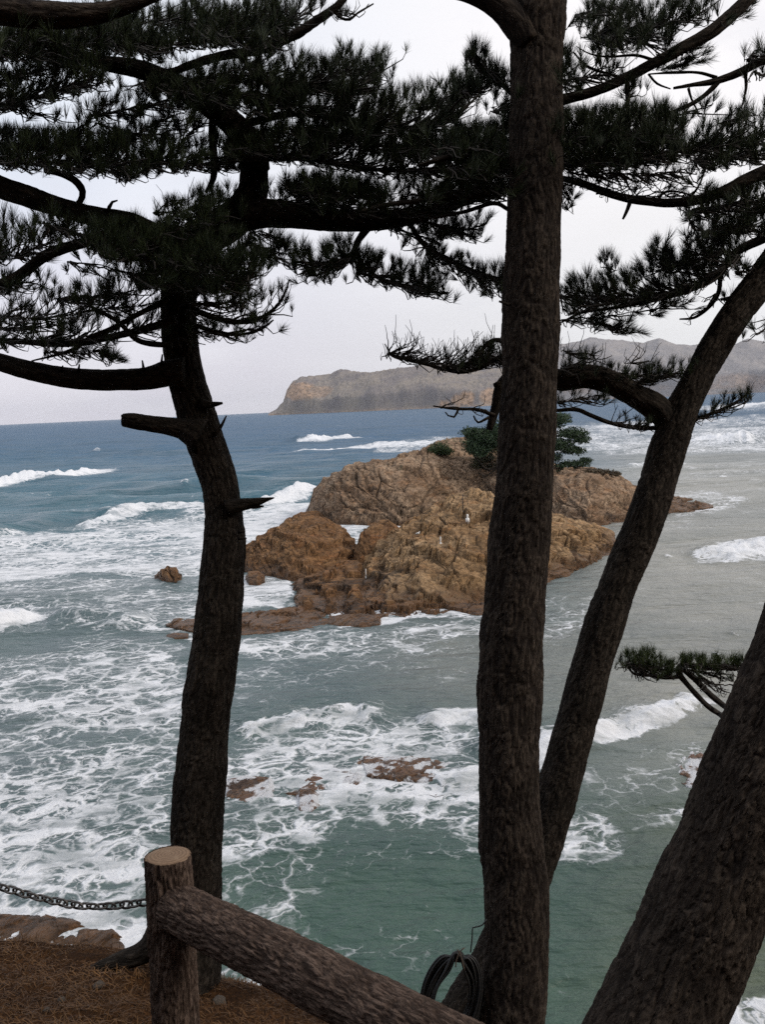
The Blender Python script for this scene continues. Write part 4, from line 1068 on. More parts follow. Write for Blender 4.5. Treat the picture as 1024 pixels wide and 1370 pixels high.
B([(342, 210, 9), (380, 211, 8), (418, 213, 7), (480, 225, 6), (560, 228, 5), (640, 225, 4), (690, 218, 3)], 5.2)
B([(505, 292, 12), (492, 305, 11), (479, 322, 9), (474, 335, 7), (460, 348, 5), (425, 352, 4), (395, 350, 3)], 5.0)
B([(474, 335, 6), (490, 360, 5), (520, 377, 5), (560, 388, 4), (600, 393, 3)], 5.0)
B([(545, 290, 8), (562, 320, 7), (582, 338, 7), (610, 352, 6), (650, 368, 5), (690, 377, 4)], 5.1)
B([(250, 412, 9), (285, 424, 8), (315, 431, 7), (345, 427, 5), (370, 410, 4), (382, 390, 3), (387, 374, 2)], 4.9)
B([(250, 432, 7), (290, 444, 6), (320, 448, 4), (350, 440, 3), (366, 428, 2)], 4.9)
for (x, y, x2, y2) in [(80, 493, 84, 489), (104, 494, 106, 487), (192, 492, 190, 482), (215, 487, 217, 474)]:
    B([(x, y + 4, 5), (x2, y2, 2)], 4.95, name='twig_stub')

def LS(pts, up, dn, per, d=5.0, ds=0.7, **kw):
    TL.spray(pts, up, dn, area_n(pts, up, dn, per), d, ds, **kw)
LS([(-60, 60), (60, 58), (150, 62), (250, 60)], 50, 4, MED, 4.9, 0.8)
LS([(90, 50), (180, 30), (300, 25), (380, 20)], 40, 12, MED, 5.1, 0.8)
LS([(240, 60), (320, 50), (385, 30), (420, 10)], 45, 5, DENSE, 5.1, 0.7)
LS([(-50, 75), (20, 70), (80, 62)], 40, 12, DENSE, 4.8, 0.6)
LS([(-50, 145), (0, 140), (60, 126), (110, 112), (150, 98)], 44, 12, DENSE * 1.2, 4.9, 0.7)
LS([(0, 140), (40, 150), (85, 155)], 14, 8, SPARSE, 4.9, 0.4)
LS([(-50, 212), (0, 214), (75, 220), (150, 223), (215, 222)], 44, 12, DENSE * 0.85, 4.9, 0.8)
LS([(-50, 190), (60, 195), (160, 200)], 22, 12, DENSE, 5.1, 0.6)
LS([(120, 155), (180, 145), (250, 128)], 26, 12, MED, 5.0, 0.6)
LS([(130, 165), (180, 180), (230, 175), (250, 150)], 18, 12, SPARSE, 5.1, 0.5)
LS([(185, 218), (240, 219), (300, 218), (345, 210)], 36, 10, DENSE, 4.95, 0.6)
LS([(150, 228), (165, 233), (178, 232)], 6, 8, MED, 4.9, 0.2)
LS([(330, 90), (370, 112), (420, 119), (460, 122), (500, 118)], 44, 6, DENSE, 5.0, 0.6, lean=(0.15, 0))
LS([(430, 110), (465, 95), (490, 90)], 42, 8, MED, 5.0, 0.4, lean=(0.15, 0))
LS([(250, 130), (330, 125), (400, 140), (470, 150)], 20, 18, DENSE, 5.1, 0.6)
LS([(240, 110), (300, 100), (340, 95)], 20, 15, DENSE, 4.9, 0.6)
LS([(440, 165), (500, 168), (560, 172), (600, 163), (630, 138)], 58, 6, DENSE, 5.2, 0.7, lean=(0.12, 0))
LS([(480, 120), (505, 95), (520, 85)], 30, 10, MED, 5.2, 0.4)
LS([(560, 150), (600, 130), (640, 118)], 26, 12, MED, 5.2, 0.4, lean=(0.2, 0))
LS([(345, 205), (420, 212), (480, 222), (560, 229), (640, 226), (690, 218)], 46, 10, DENSE, 5.3, 0.8)
LS([(480, 195), (560, 195), (640, 190), (680, 178)], 20, 12, DENSE, 5.3, 0.6)
LS([(345, 180), (400, 172), (460, 185)], 26, 18, MED, 5.1, 0.6)
LS([(370, 270), (440, 280), (510, 282), (580, 280), (650, 262), (685, 250)], 34, 6, DENSE, 5.1, 0.7)
LS([(380, 245), (450, 250), (500, 250)], 14, 14, DENSE, 5.1, 0.6)
LS([(560, 292), (600, 305), (640, 305), (655, 292)], 16, 14, DENSE, 5.2, 0.5)
LS([(500, 292), (530, 305), (570, 318), (600, 318)], 12, 8, MED, 5.2, 0.4)
LS([(470, 345), (440, 352), (410, 358), (392, 352)], 30, 22, DENSE, 5.0, 0.45)
LS([(478, 365), (520, 376), (560, 386), (600, 390)], 32, 8, DENSE, 5.0, 0.45, lean=(-0.1, 0))
LS([(570, 330), (610, 352), (650, 370), (690, 378)], 16, 24, DENSE * 1.15, 5.1, 0.45)
LS([(330, 325), (365, 335), (395, 345)], 20, 18, MED, 4.9, 0.4)
LS([(335, 310), (375, 318), (385, 335)], 6, 16, MED, 5.0, 0.4)
# the dark heart of the crown round the trunk
LS([(130, 335), (200, 340), (260, 350), (330, 345)], 40, 14, DENSE * 0.7, 4.7, 0.6)
LS([(180, 370), (230, 375), (300, 378), (350, 368)], 34, 16, DENSE * 0.7, 4.7, 0.6)
LS([(200, 320), (260, 300), (310, 280)], 28, 14, DENSE, 4.75, 0.6)
LS([(225, 290), (265, 275), (300, 265)], 20, 14, MED, 4.9, 0.5)
LS([(205, 285), (230, 270), (262, 262)], 10, 10, SPARSE, 4.9, 0.3, bare=0.3)
LS([(60, 300), (110, 315), (170, 320), (220, 330)], 26, 14, DENSE, 4.8, 0.5)
LS([(20, 345), (50, 330), (85, 318)], 40, 12, MED, 4.8, 0.5)
LS([(-30, 350), (0, 345), (25, 330)], 52, 8, MED, 4.85, 0.4)
LS([(-20, 385), (20, 380), (60, 375)], 12, 14, MED, 4.85, 0.4)
LS([(90, 350), (150, 360), (210, 372)], 14, 16, SPARSE, 4.9, 0.5, bare=0.25)
LS([(0, 425), (60, 425), (130, 415), (210, 408)], 46, 10, SPARSE * 0.8, 4.9, 0.6, bare=0.35)
LS([(-30, 456), (40, 457), (100, 455), (160, 448), (220, 432)], 34, 8, MED, 4.9, 0.6, bare=0.2)
LS([(0, 440), (60, 438), (110, 430)], 30, 8, SPARSE, 4.9, 0.5, bare=0.5)
LS([(80, 400), (140, 395), (200, 385)], 20, 14, MED, 4.9, 0.5, bare=0.2)
LS([(60, 470), (110, 472), (140, 470), (158, 480)], 3, 8, MED, 4.8, 0.3, sx=8, bare=0.2)
LS([(135, 470), (150, 475), (160, 484)], 2, 4, 60, 4.8, 0.15, sx=5, dirn=(0.8, -0.5))
LS([(250, 415), (300, 428), (345, 426), (372, 408), (385, 382)], 34, 6, SPARSE * 0.8, 4.9, 0.45, bare=0.45, lean=(0.1, 0))
LS([(250, 440), (300, 446), (350, 438), (365, 430)], 16, 10, MED, 4.9, 0.35, bare=0.2)
LS([(250, 405), (300, 405), (350, 395)], 16, 12, MED, 4.8, 0.4, bare=0.2)
LS([(240, 452), (265, 458), (275, 462)], 6, 5, SPARSE, 4.8, 0.2, bare=0.6)
LS([(440, 14), (470, 20), (495, 6)], 16, 4, SPARSE, 4.9, 0.25, bare=0.6)
LS([(330, 60), (380, 45), (430, 20)], 18, 6, SPARSE, 4.9, 0.4, bare=0.5)
for pts, up, dn, per in (([(-10, 112), (40, 98), (90, 84)], 26, 10, MED), ([(100, 178), (128, 152), (152, 128)], 16, 10, MED), ([(160, 192), (200, 168), (245, 150)], 20, 10, MED), ([(238, 196), (262, 172), (278, 150)], 16, 10, MED),
        ([(340, 150), (380, 132), (425, 104)], 22, 12, DENSE), ([(400, 205), (455, 188), (525, 176)], 24, 12, DENSE), ([(30, 40), (80, 52), (120, 72)], 18, 14, DENSE), ([(150, 30), (190, 48), (240, 60)], 22, 12, DENSE), ([(300, 200), (340, 195), (380, 190)], 20, 14, DENSE),
        ([(520, 205), (570, 200), (620, 205)], 24, 14, DENSE), ([(390, 255), (450, 262), (520, 262)], 22, 10, DENSE), ([(560, 262), (610, 258), (660, 240)], 22, 10, DENSE)):
    LS(pts, up, dn, per, 5.0, 0.7)
for pts, up, dn, per in (([(0, 60), (60, 72), (120, 84)], 26, 16, DENSE), ([(100, 40), (170, 58), (230, 72)], 26, 14, DENSE), ([(250, 30), (320, 50), (370, 60)], 24, 18, DENSE), ([(190, 110), (250, 118), (320, 140)], 18, 18, DENSE)):
    LS(pts, up, dn, per, 5.0, 0.8)
TL.finish()

# ---- central pine
TC = Tree(P(685, 1400, 4.3), 'central pine with a tall straight dark trunk, a hose coil at its foot')
TC.trunk([(662, 1480, 112), (672, 1420, 98), (682, 1370, 92), (690, 1300, 88), (691, 1200, 86), (686, 1130, 83), (682, 1060, 81), (682, 1000, 81), (683, 900, 83), (689, 800, 82), (697, 700, 80), (705, 600, 76), (709, 500, 76), (712, 400, 74), (716, 300, 72), (717, 200, 72), (718, 100, 70), (720, 0, 72), (722, -120, 66), (725, -300, 58), (728, -620, 38), (732, -950, 8)], 4.3, BARK_RED, 128)
B = TC.branch
B([(712, 60, 40), (692, 30, 40), (668, 8, 34), (635, -8, 26), (575, -20, 18), (500, -40, 12)], 4.25, BARK_RED)
B([(682, 408, 5), (668, 403, 3)], 4.2, name='twig_stub')
B([(725, 140, 18), (760, 132, 14), (794, 122, 13), (839, 104, 14), (874, 85, 15), (910, 65, 16), (945, 47, 17), (972, 27, 17), (1000, 0, 17), (1060, -60, 14), (1120, -130, 5)], 4.6)
B([(839, 104, 7), (840, 125, 7), (841, 152, 5)], 4.6)
B([(839, 106, 6), (812, 98, 4), (785, 88, 4), (768, 70, 2)], 4.6)
B([(874, 80, 5), (850, 74, 4), (815, 76, 3), (790, 72, 2), (772, 62, 1)], 4.6)
B([(690, 218, 14), (660, 210, 16), (630, 203, 12), (600, 210, 8), (560, 222, 5)], 4.4)
B([(690, 250, 10), (640, 262, 10), (590, 266, 8), (520, 274, 6), (480, 284, 4)], 4.5)
B([(680, 280, 6), (660, 272, 6), (620, 284, 5), (580, 292, 3)], 4.5)
B([(640, 92, 4), (660, 104, 5), (690, 130, 7)], 4.5)
B([(640, 122, 3), (620, 130, 3), (600, 150, 2)], 4.5)
def CS(pts, up, dn, per, d=4.6, ds=0.6, **kw):
    TC.spray(pts, up, dn, area_n(pts, up, dn, per), d, ds, **kw)
CS([(625, 68), (640, 80), (660, 98), (690, 112)], 14, 8, DENSE, 4.5, 0.2, sx=7, lean=(-0.2, 0))
CS([(620, 125), (640, 118), (660, 112)], 16, 6, DENSE, 4.5, 0.2, sx=8)
CS([(660, 150), (680, 140), (690, 125)], 22, 10, MED, 4.5, 0.3, sx=8)
CS([(655, 175), (675, 170), (690, 160)], 18, 6, MED, 4.6, 0.3, sx=8)
CS([(595, 198), (640, 192), (690, 190)], 26, 12, DENSE, 4.5, 0.5)
CS([(600, 225), (650, 225), (690, 220)], 22, 14, DENSE, 4.5, 0.5)
CS([(580, 258), (630, 252), (690, 240)], 14, 16, MED, 4.6, 0.5)
CS([(745, 110), (780, 105), (830, 95)], 40, 14, MED, 4.6, 0.5)
CS([(745, 60), (750, 90), (755, 110)], 10, 10, MED, 4.6, 0.3, sx=8)
CS([(790, 50), (830, 42), (880, 36), (950, 14)], 40, 10, DENSE * 1.3, 4.7, 0.5)
CS([(770, 20), (800, 12), (850, 5)], 14, 18, MED, 4.7, 0.4, bare=0.2)
CS([(800, 55), (850, 50), (900, 40)], 6, 16, MED, 4.7, 0.4)
CS([(880, 75), (920, 68), (955, 62)], 8, 22, SPARSE, 4.7, 0.3, dirn=(0.9, 0.1), sx=10)
CS([(855, 55), (880, 62), (900, 70)], 14, 6, MED, 4.6, 0.3)
CS([(900, 90), (920, 82), (935, 78)], 8, 6, MED, 4.7, 0.25, dirn=(0.9, 0.1), sx=8)
CS([(965, 30), (985, 22), (1003, 12)], 8, 14, SPARSE, 4.7, 0.25, dirn=(0.8, -0.2), sx=8)
CS([(840, 130), (850, 118), (860, 110)], 8, 8, MED, 4.6, 0.2, sx=8)
CS([(740, 190), (790, 185), (850, 182), (900, 180)], 40, 10, DENSE * 0.5, 4.7, 0.6, lean=(0.1, 0))
CS([(740, 215), (800, 215), (860, 212), (905, 205)], 30, 10, DENSE * 0.5, 4.7, 0.6)
CS([(745, 240), (760, 262), (750, 275)], 12, 10, MED, 4.7, 0.3, sx=9)
CS([(760, 230), (800, 235), (850, 232)], 10, 14, SPARSE, 4.7, 0.4, bare=0.3)
TC.finish()

# ---- leaning pine behind the central trunk
TR = Tree(P(640, 1400, 5.4), 'slender leaning pine, rising rightward from behind the central trunk')
TR.trunk([(590, 1440, 92), (620, 1375, 82), (650, 1320, 74), (676, 1260, 66), (705, 1180, 60), (735, 1095, 55), (762, 1000, 52), (790, 900, 53), (822, 800, 52), (862, 700, 49), (882, 640, 47), (897, 592, 47), (910, 555, 45), (930, 515, 42), (950, 478, 42), (980, 428, 42), (1015, 380, 42), (1070, 300, 40), (1110, 220, 36), (1125, 120, 30), (1130, 0, 24), (1136, -180, 17), (1130, -360, 5)], 5.3, BARK, 96)
B = TR.branch
B([(905, 592, 18), (900, 574, 32), (882, 548, 37), (850, 528, 34), (815, 510, 33), (785, 503, 32), (755, 508, 30), (715, 500, 24), (690, 500, 20), (672, 515, 16), (664, 545, 13), (655, 575, 9)], 5.3)
B([(895, 573, 7), (850, 572, 6), (815, 565, 6), (790, 555, 6), (772, 548, 6), (745, 549, 5), (700, 552, 3)], 5.3)
B([(915, 566, 6), (945, 556, 5), (970, 546, 4), (990, 535, 3), (1003, 524, 2)], 5.3)
B([(690, 500, 10), (672, 480, 8), (655, 486, 6), (640, 493, 6), (615, 498, 5), (580, 490, 4), (540, 481, 3), (524, 474, 2), (515, 460, 1.5)], 5.2)
B([(690, 470, 8), (668, 455, 7), (650, 462, 6), (643, 478, 5), (641, 494, 3)], 5.2)
B([(662, 556, 6), (640, 548, 5), (615, 547, 4), (600, 546, 3), (580, 543, 2)], 5.2)
B([(655, 558, 4), (640, 565, 3), (634, 556, 2)], 5.2)
B([(670, 512, 8), (661, 516, 6)], 5.2, name='branch_stub')
B([(614, 547, 3), (608, 558, 3), (600, 556, 2), (596, 551, 1.5)], 5.2)
B([(1060, 300, 18), (1020, 320, 13), (985, 338, 12), (960, 368, 11), (920, 388, 9), (870, 402, 7), (820, 412, 5), (780, 418, 4), (750, 432, 2)], 5.4)
B([(965, 366, 6), (962, 392, 6), (950, 410, 5), (930, 425, 4), (910, 427, 2)], 5.4)
B([(1100, 210, 22), (1040, 225, 20), (1000, 240, 18), (970, 256, 15), (930, 268, 13), (880, 271, 12), (830, 263, 11), (790, 250, 10), (755, 240, 8), (700, 230, 5)], 5.0)
B([(844, 268, 6), (840, 280, 5), (834, 293, 3)], 5.0, name='branch_stub')
B([(880, 270, 5), (888, 258, 4), (905, 256, 3), (930, 262, 2)], 5.0)
B([(920, 268, 4), (935, 250, 3), (945, 225, 2)], 5.0)
B([(1120, 40, 18), (1060, 66, 14), (1024, 80, 12), (990, 97, 11), (960, 108, 9), (930, 113, 6), (902, 118, 4)], 4.9)
B([(965, 106, 7), (950, 122, 7), (930, 137, 6), (905, 148, 5), (885, 156, 3)], 4.9)
B([(960, 104, 5), (935, 97, 4), (905, 97, 4), (870, 99, 2)], 4.9)
B([(868, 99, 3), (880, 112, 3), (898, 119, 2)], 4.9)
B([(998, 95, 5), (999, 118, 4), (993, 145, 2)], 4.9)
B([(922, 118, 4), (926, 132, 3), (935, 150, 2)], 4.9)
def RS(pts, up, dn, per, d=5.3, ds=0.5, **kw):
    TR.spray(pts, up, dn, area_n(pts, up, dn, per), d, ds, **kw)
RS([(895, 205), (940, 200), (1000, 192), (1060, 190)], 44, 10, MED, 5.0, 0.5, lean=(0.3, 0))
RS([(930, 215), (980, 210), (1040, 205)], 30, 14, DENSE, 5.1, 0.5)
RS([(965, 165), (985, 160), (1010, 165)], 34, 8, SPARSE, 5.0, 0.4, lean=(0.3, 0))
RS([(885, 160), (920, 150), (955, 140)], 16, 8, SPARSE, 5.0, 0.3, lean=(0.2, 0))
RS([(780, 228), (830, 232), (880, 232), (940, 225)], 10, 24, SPARSE * 0.55, 5.0, 0.5, bare=0.5)
RS([(800, 258), (850, 262), (900, 262), (950, 255)], 30, 0, SPARSE, 5.0, 0.4, bare=1.0, tw=1.6)
RS([(920, 285), (960, 280), (1000, 272), (1060, 262)], 26, 14, DENSE * 0.8, 5.2, 0.6)
RS([(945, 310), (985, 305), (1040, 300)], 22, 14, DENSE * 0.8, 5.2, 0.5)
RS([(925, 295), (935, 320), (950, 345)], 8, 8, SPARSE, 5.2, 0.3)
RS([(1000, 80), (1012, 70), (1030, 66)], 14, 14, MED, 4.9, 0.25, sx=8)
RS([(1010, 95), (1020, 100), (1040, 95)], 4, 8, MED, 4.9, 0.2, sx=6)
RS([(990, 345), (955, 368), (910, 388), (850, 400), (800, 408), (752, 410)], 40, 6, DENSE * 0.95, 5.4, 0.5, lean=(-0.12, 0), dirn=(-0.15, 0.5))
RS([(970, 335), (930, 350), (895, 358), (870, 365)], 26, 6, DENSE, 5.4, 0.4, lean=(-0.1, 0))
RS([(895, 345), (885, 335), (880, 330)], 14, 6, DENSE, 5.4, 0.2, sx=8, dirn=(0.3, 0.5))
RS([(815, 360), (810, 352)], 16, 4, 60, 5.4, 0.2, sx=6)
RS([(750, 395), (790, 400), (850, 395)], 20, 24, MED, 5.4, 0.4, bare=0.2)
RS([(752, 428), (790, 424), (830, 420), (870, 412)], 8, 8, SPARSE, 5.4, 0.3, bare=0.5)
RS([(790, 425), (815, 436), (850, 440)], 8, 8, DENSE, 5.4, 0.25, sx=9, dirn=(0.7, -0.1))
RS([(870, 415), (900, 408), (930, 400)], 10, 10, MED, 5.4, 0.3, dirn=(0.6, -0.2))
RS([(960, 390), (945, 412), (915, 426)], 14, 8, THIN, 5.4, 0.3, bare=0.95, sx=16)
RS([(965, 400), (985, 395), (1000, 385)], 12, 10, SPARSE, 5.4, 0.3, bare=0.3)
RS([(985, 365), (1010, 355), (1040, 350)], 14, 10, MED, 5.4, 0.3, bare=0.1)
RS([(1050, 420), (1025, 440), (1005, 452)], 14, 12, MED, 5.3, 0.3, bare=0.2)
# small sprays low on the leaning trunk
sm_ = dict(ln=0.062, nn=40, sx=7, tw=1.6, bough=2.0)
RS([(845, 514), (880, 506), (910, 498), (938, 490)], 16, 3, DENSE * 0.8, 5.3, 0.2, **sm_)
RS([(770, 500), (810, 498), (850, 502), (890, 500)], 12, 6, DENSE, 5.3, 0.25, **sm_)
RS([(750, 495), (775, 490), (800, 492)], 26, 4, DENSE * 1.4, 5.2, 0.3, ln=0.07, nn=40, sx=8, bare=0.15)
RS([(755, 470), (785, 480), (820, 478)], 24, 2, SPARSE, 5.2, 0.2, bare=1.0, sx=8, tw=1.8)
RS([(845, 486), (862, 486), (870, 484)], 34, 0, SPARSE, 5.2, 0.1, bare=1.0, sx=8, tw=1.8)
RS([(748, 540), (790, 530), (830, 528)], 14, 8, MED, 5.3, 0.25, **sm_)
RS([(835, 568), (860, 570), (888, 572)], 18, 0, MED * 0.7, 5.3, 0.2, **sm_)
RS([(820, 566), (850, 570), (885, 572)], 36, 0, THIN, 5.3, 0.2, bare=1.0, sx=6, tw=1.5)
RS([(925, 562), (955, 552), (985, 538), (1002, 526)], 12, 0, DENSE * 0.8, 5.3, 0.12, **sm_)
RS([(600, 490), (630, 490), (655, 482), (680, 475)], 24, 4, MED * 0.5, 5.2, 0.2, **sm_)
RS([(640, 470), (665, 478), (685, 490)], 8, 14, MED * 0.8, 5.2, 0.2, **sm_)
RS([(520, 474), (560, 484), (600, 494), (640, 490)], 40, 0, SPARSE * 0.35, 5.2, 0.15, bare=1.0, sx=7, tw=1.8)
RS([(590, 492), (630, 488), (670, 470)], 40, 0, SPARSE * 0.5, 5.2, 0.15, bare=1.0, sx=7, tw=1.7)
RS([(530, 478), (560, 470), (580, 478)], 30, 0, THIN, 5.2, 0.12, bare=1.0, sx=7, tw=1.8)
RS([(590, 545), (625, 547), (655, 552)], 26, 0, THIN, 5.2, 0.1, bare=1.0, sx=6, tw=1.6)
TR.finish()

# ---- thick pine on the right, nearest
TF = Tree(P(850, 1480, 2.8), 'thickest nearest pine, leaning trunk across the bottom right corner')
TF.trunk([(800, 1560, 230, 2.75), (848, 1440, 178), (880, 1365, 164), (925, 1265, 152), (962, 1175, 147), (1000, 1075, 145), (1045, 960, 143), (1090, 850, 140), (1150, 680, 132), (1200, 500, 120), (1230, 250, 105), (1240, 0, 90), (1248, -300, 68), (1240, -600, 44), (1225, -880, 10)], 2.8, BARK_RED, 200, 0.008, field=plate_field)
B = TF.branch
B([(1045, 1000, 16, 3.0), (1010, 985, 12, 4.0), (972, 961, 8, 5.6), (945, 942, 7, 5.7), (920, 915, 7, 5.7), (910, 903, 9, 5.7), (909, 893, 8, 5.7), (925, 884, 6, 5.7)], 5.7, TWIG)
B([(1000, 965, 10, 5.0), (975, 948, 8, 5.6), (952, 930, 8, 5.7), (930, 908, 8, 5.7), (915, 895, 8, 5.7)], 5.7, TWIG)
B([(910, 905, 6), (890, 907, 5), (870, 904, 4), (850, 902, 3), (838, 890, 2)], 5.7, TWIG)
B([(920, 890, 7), (950, 893, 7), (985, 894, 6), (1010, 894, 5)], 5.7, TWIG)
f_ = dict(ln=0.075, nn=55, sx=8, tw=2.0, bough=2.5)
def FS(pts, up, dn, per, d=5.7, ds=0.3, **kw):
    TF.spray(pts, up, dn, area_n(pts, up, dn, per), d, ds, **kw)
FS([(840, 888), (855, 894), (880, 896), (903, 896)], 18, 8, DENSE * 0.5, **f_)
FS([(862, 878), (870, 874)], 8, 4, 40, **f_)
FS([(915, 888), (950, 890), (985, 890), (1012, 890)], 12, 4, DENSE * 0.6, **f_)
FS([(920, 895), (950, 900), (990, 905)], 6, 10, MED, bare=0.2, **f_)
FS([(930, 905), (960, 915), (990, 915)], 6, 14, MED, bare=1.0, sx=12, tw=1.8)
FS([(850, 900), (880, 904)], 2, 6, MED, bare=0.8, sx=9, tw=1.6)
B([(1225, 280, 40), (1270, 200, 26), (1340, 160, 18), (1430, 150, 8)], 2.85, BARK_RED)
B([(1240, 20, 36), (1190, -60, 24), (1130, -110, 14), (1060, -130, 6)], 2.9, BARK_RED)
B([(1245, -200, 30), (1300, -290, 20), (1380, -330, 8)], 2.9, BARK_RED)
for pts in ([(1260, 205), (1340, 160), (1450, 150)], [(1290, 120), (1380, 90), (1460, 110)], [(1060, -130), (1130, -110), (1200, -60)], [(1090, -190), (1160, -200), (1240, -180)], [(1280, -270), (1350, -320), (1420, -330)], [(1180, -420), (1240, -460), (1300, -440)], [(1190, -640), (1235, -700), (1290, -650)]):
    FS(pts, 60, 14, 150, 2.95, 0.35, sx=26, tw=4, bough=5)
TF.finish(needle_material('lit_pine_needles', (0.016, 0.030, 0.009), (0.075, 0.098, 0.030)))  # light from above is painted into this greener, paler needle colour

# ------------------------------------------------------------------ hose coil on the trunk
m, nt, b, o = mat('black_hose_rubber'); HOSE = m
n = N(nt, 'TexNoise', Scale=30.0, Detail=4.0); cr_ = ramp(nt, [(0.3, (0.004, 0.004, 0.005)), (0.7, (0.012, 0.012, 0.012))])
nt.links.new(n.outputs['Fac'], cr_.inputs[0]); nt.links.new(cr_.outputs[0], b.inputs['Base Color']); b.inputs['Roughness'].default_value = 0.55
coil = empty('hose_coil', P(612, 1335, 4.28), 'coil of thin black hose hung at the foot of the central trunk', 'hose')
bf = Buf()
cc = (604, 1340)
for i in range(64):
    a_ = rng.uniform(0, 6.28); k_ = rng.uniform(0.74, 1.10); th = np.linspace(0, 2 * math.pi, 61)[:-1]
    ex = rng.uniform(0.93, 1.07)
    x = cc[0] + 35 * k_ * ex * np.cos(th) + 3 * np.sin(2 * th + a_) + 9 * np.sin(th)
    y = cc[1] - 62 * k_ * np.sin(th) + 3 * np.cos(2 * th + a_)
    # pulled together at the top where it is tied
    pinch = np.exp(-((th - math.pi / 2) / 0.35) ** 2); y = y * (1 - pinch) + (cc[1] - 60 + (k_ - 0.93) * 40) * pinch
    dd = 4.22 + rng.normal(0, 0.022) + 0.02 * np.sin(th + a_) - 0.02
    X = np.array([P(x[j], y[j], dd[j] if hasattr(dd, '__len__') else dd) for j in range(60)])
    tg = np.roll(X, -1, 0) - np.roll(X, 1, 0); tg /= np.linalg.norm(tg, axis=1)[:, None]
    n1_ = np.cross(tg, _f[None, :]); n1_ /= np.linalg.norm(n1_, axis=1)[:, None]; n2_ = np.cross(tg, n1_)
    a6 = np.arange(6) / 6 * 2 * math.pi
    V = (X[:, None, :] + 0.0055 * (n1_[:, None, :] * np.cos(a6)[None, :, None] + n2_[:, None, :] * np.sin(a6)[None, :, None])).reshape(-1, 3)
    r_ = np.arange(60)[:, None]; j_ = np.arange(6)[None, :]
    Q = np.stack([(r_ * 6 + j_).ravel(), (r_ * 6 + (j_ + 1) % 6).ravel(), (((r_ + 1) % 60) * 6 + (j_ + 1) % 6).ravel(), (((r_ + 1) % 60) * 6 + j_).ravel()], 1)
    bf.add(V, Q)
link('hose_loops', bf.mesh('hose_loops'), HOSE, coil)
def wire(name, pts, d, r, material):
    K = catmull([list(P(x, y, d)) + [r] for x, y in pts], 0.01); V, q_, t_, co = tube_arrays(K, 8, None, 0)
    b_ = Buf(); b_.add(V, q_, t_, co); return link(name, b_.mesh(name), material, coil)
m, nt, b, o = mat('old_tie_cord'); CORD = m
n = N(nt, 'TexNoise', Scale=80.0); cr_ = ramp(nt, [(0.3, (0.05, 0.035, 0.025)), (0.7, (0.11, 0.08, 0.06))]); nt.links.new(n.outputs['Fac'], cr_.inputs[0]); nt.links.new(cr_.outputs[0], b.inputs['Base Color']); b.inputs['Roughness'].default_value = 0.9
wire('hanging_wire', [(652, 1230), (645, 1238), (638, 1240), (633, 1241), (632, 1256), (630, 1274)], 4.18, 0.0032, HOSE)
wire('tie_cord', [(612, 1270), (616, 1276), (620, 1290), (622, 1298)], 4.12, 0.0028, CORD)
wire('tie_cord', [(622, 1268), (616, 1273), (611, 1285), (610, 1294)], 4.12, 0.0028, CORD)

# ------------------------------------------------------------------ things on the islet
def leafcloud(blobs, n, size, seed):
    """small leaf faces through ellipsoids; blobs rows (px x, px y, rx px, ry px, depth, depth radius m)"""
    r = np.random.default_rng(seed); V = []
    tot = sum(b_[2] * b_[3] for b_ in blobs)
    for (x, y, rx, ry, d, dr) in blobs:
        k = int(n * rx * ry / tot)
        u = r.normal(0, 1, (k, 3)); u /= np.linalg.norm(u, axis=1)[:, None]; rad_ = r.uniform(0, 1, k) ** 0.45
        lump = 0.65 + 0.7 * vnoise(u * 2.3 + seed + x, seed)
        u = u * (rad_ * lump)[:, None]
        ctr = np.array([P(x + rx * a[0], y + ry * a[1], d + dr * a[2]) for a in u])
        ax = r.normal(0, 1, (k, 3)); ax[:, 2] += 0.8; ax /= np.linalg.norm(ax, axis=1)[:, None]
        sd_ = np.cross(ax, r.normal(0, 1, (k, 3))); sd_ /= np.linalg.norm(sd_, axis=1)[:, None]
        s_ = size * r.uniform(0.5, 1.2, k)[:, None]
        V.append(np.stack([ctr - sd_ * s_ * 0.35, ctr + sd_ * s_ * 0.35, ctr + ax * s_], 1).reshape(-1, 3))
    V = np.concatenate(V); return V, np.arange(len(V)).reshape(-1, 3)
bpy.context.view_layer.update()
dg = bpy.context.evaluated_depsgraph_get()
def rock_hit(px, py):
    v = _f + (px - 512) / F * _r - (py - 685) / F * _u; v = v / np.linalg.norm(v)
    best = None
    for ob in C.objects:
        if ob.type == 'MESH' and ob.name.split('.')[0] in ('rock_ridge', 'rock_hump', 'rock_shelf', 'rock_outcrop'):
            mi = ob.matrix_world.inverted()
            ok, loc, _, _ = ob.ray_cast(mi @ Vector(CAM), mi.to_3x3() @ Vector(v))
            if ok:
                p = np.array(ob.matrix_world @ loc); dd_ = np.linalg.norm(p - CAM)
                if best is None or dd_ < best[0]: best = (dd_, p)
    return best[1] if best else S(px, py, 2.0)
dI = depth_of(rock_hit(676, 622)) - 0.3
ip = empty('pine_tree', P(672, 612, dI), 'spreading dark green pine on top of the rocky islet', 'pine tree')
def islet_limb(name, pts, parent):
    K = px_path(pts, dI, 0.12); V, q_, t_, co = tube_arrays(K, 10, rough_disp, 1); b_ = Buf(); b_.add(V, q_, t_, co); return link(name, b_.mesh(name, attr='barkco'), BARK, parent)
islet_limb('trunk', [(676, 625, 9), (682, 605, 8), (694, 585, 7), (706, 570, 6), (712, 555, 4)], ip)
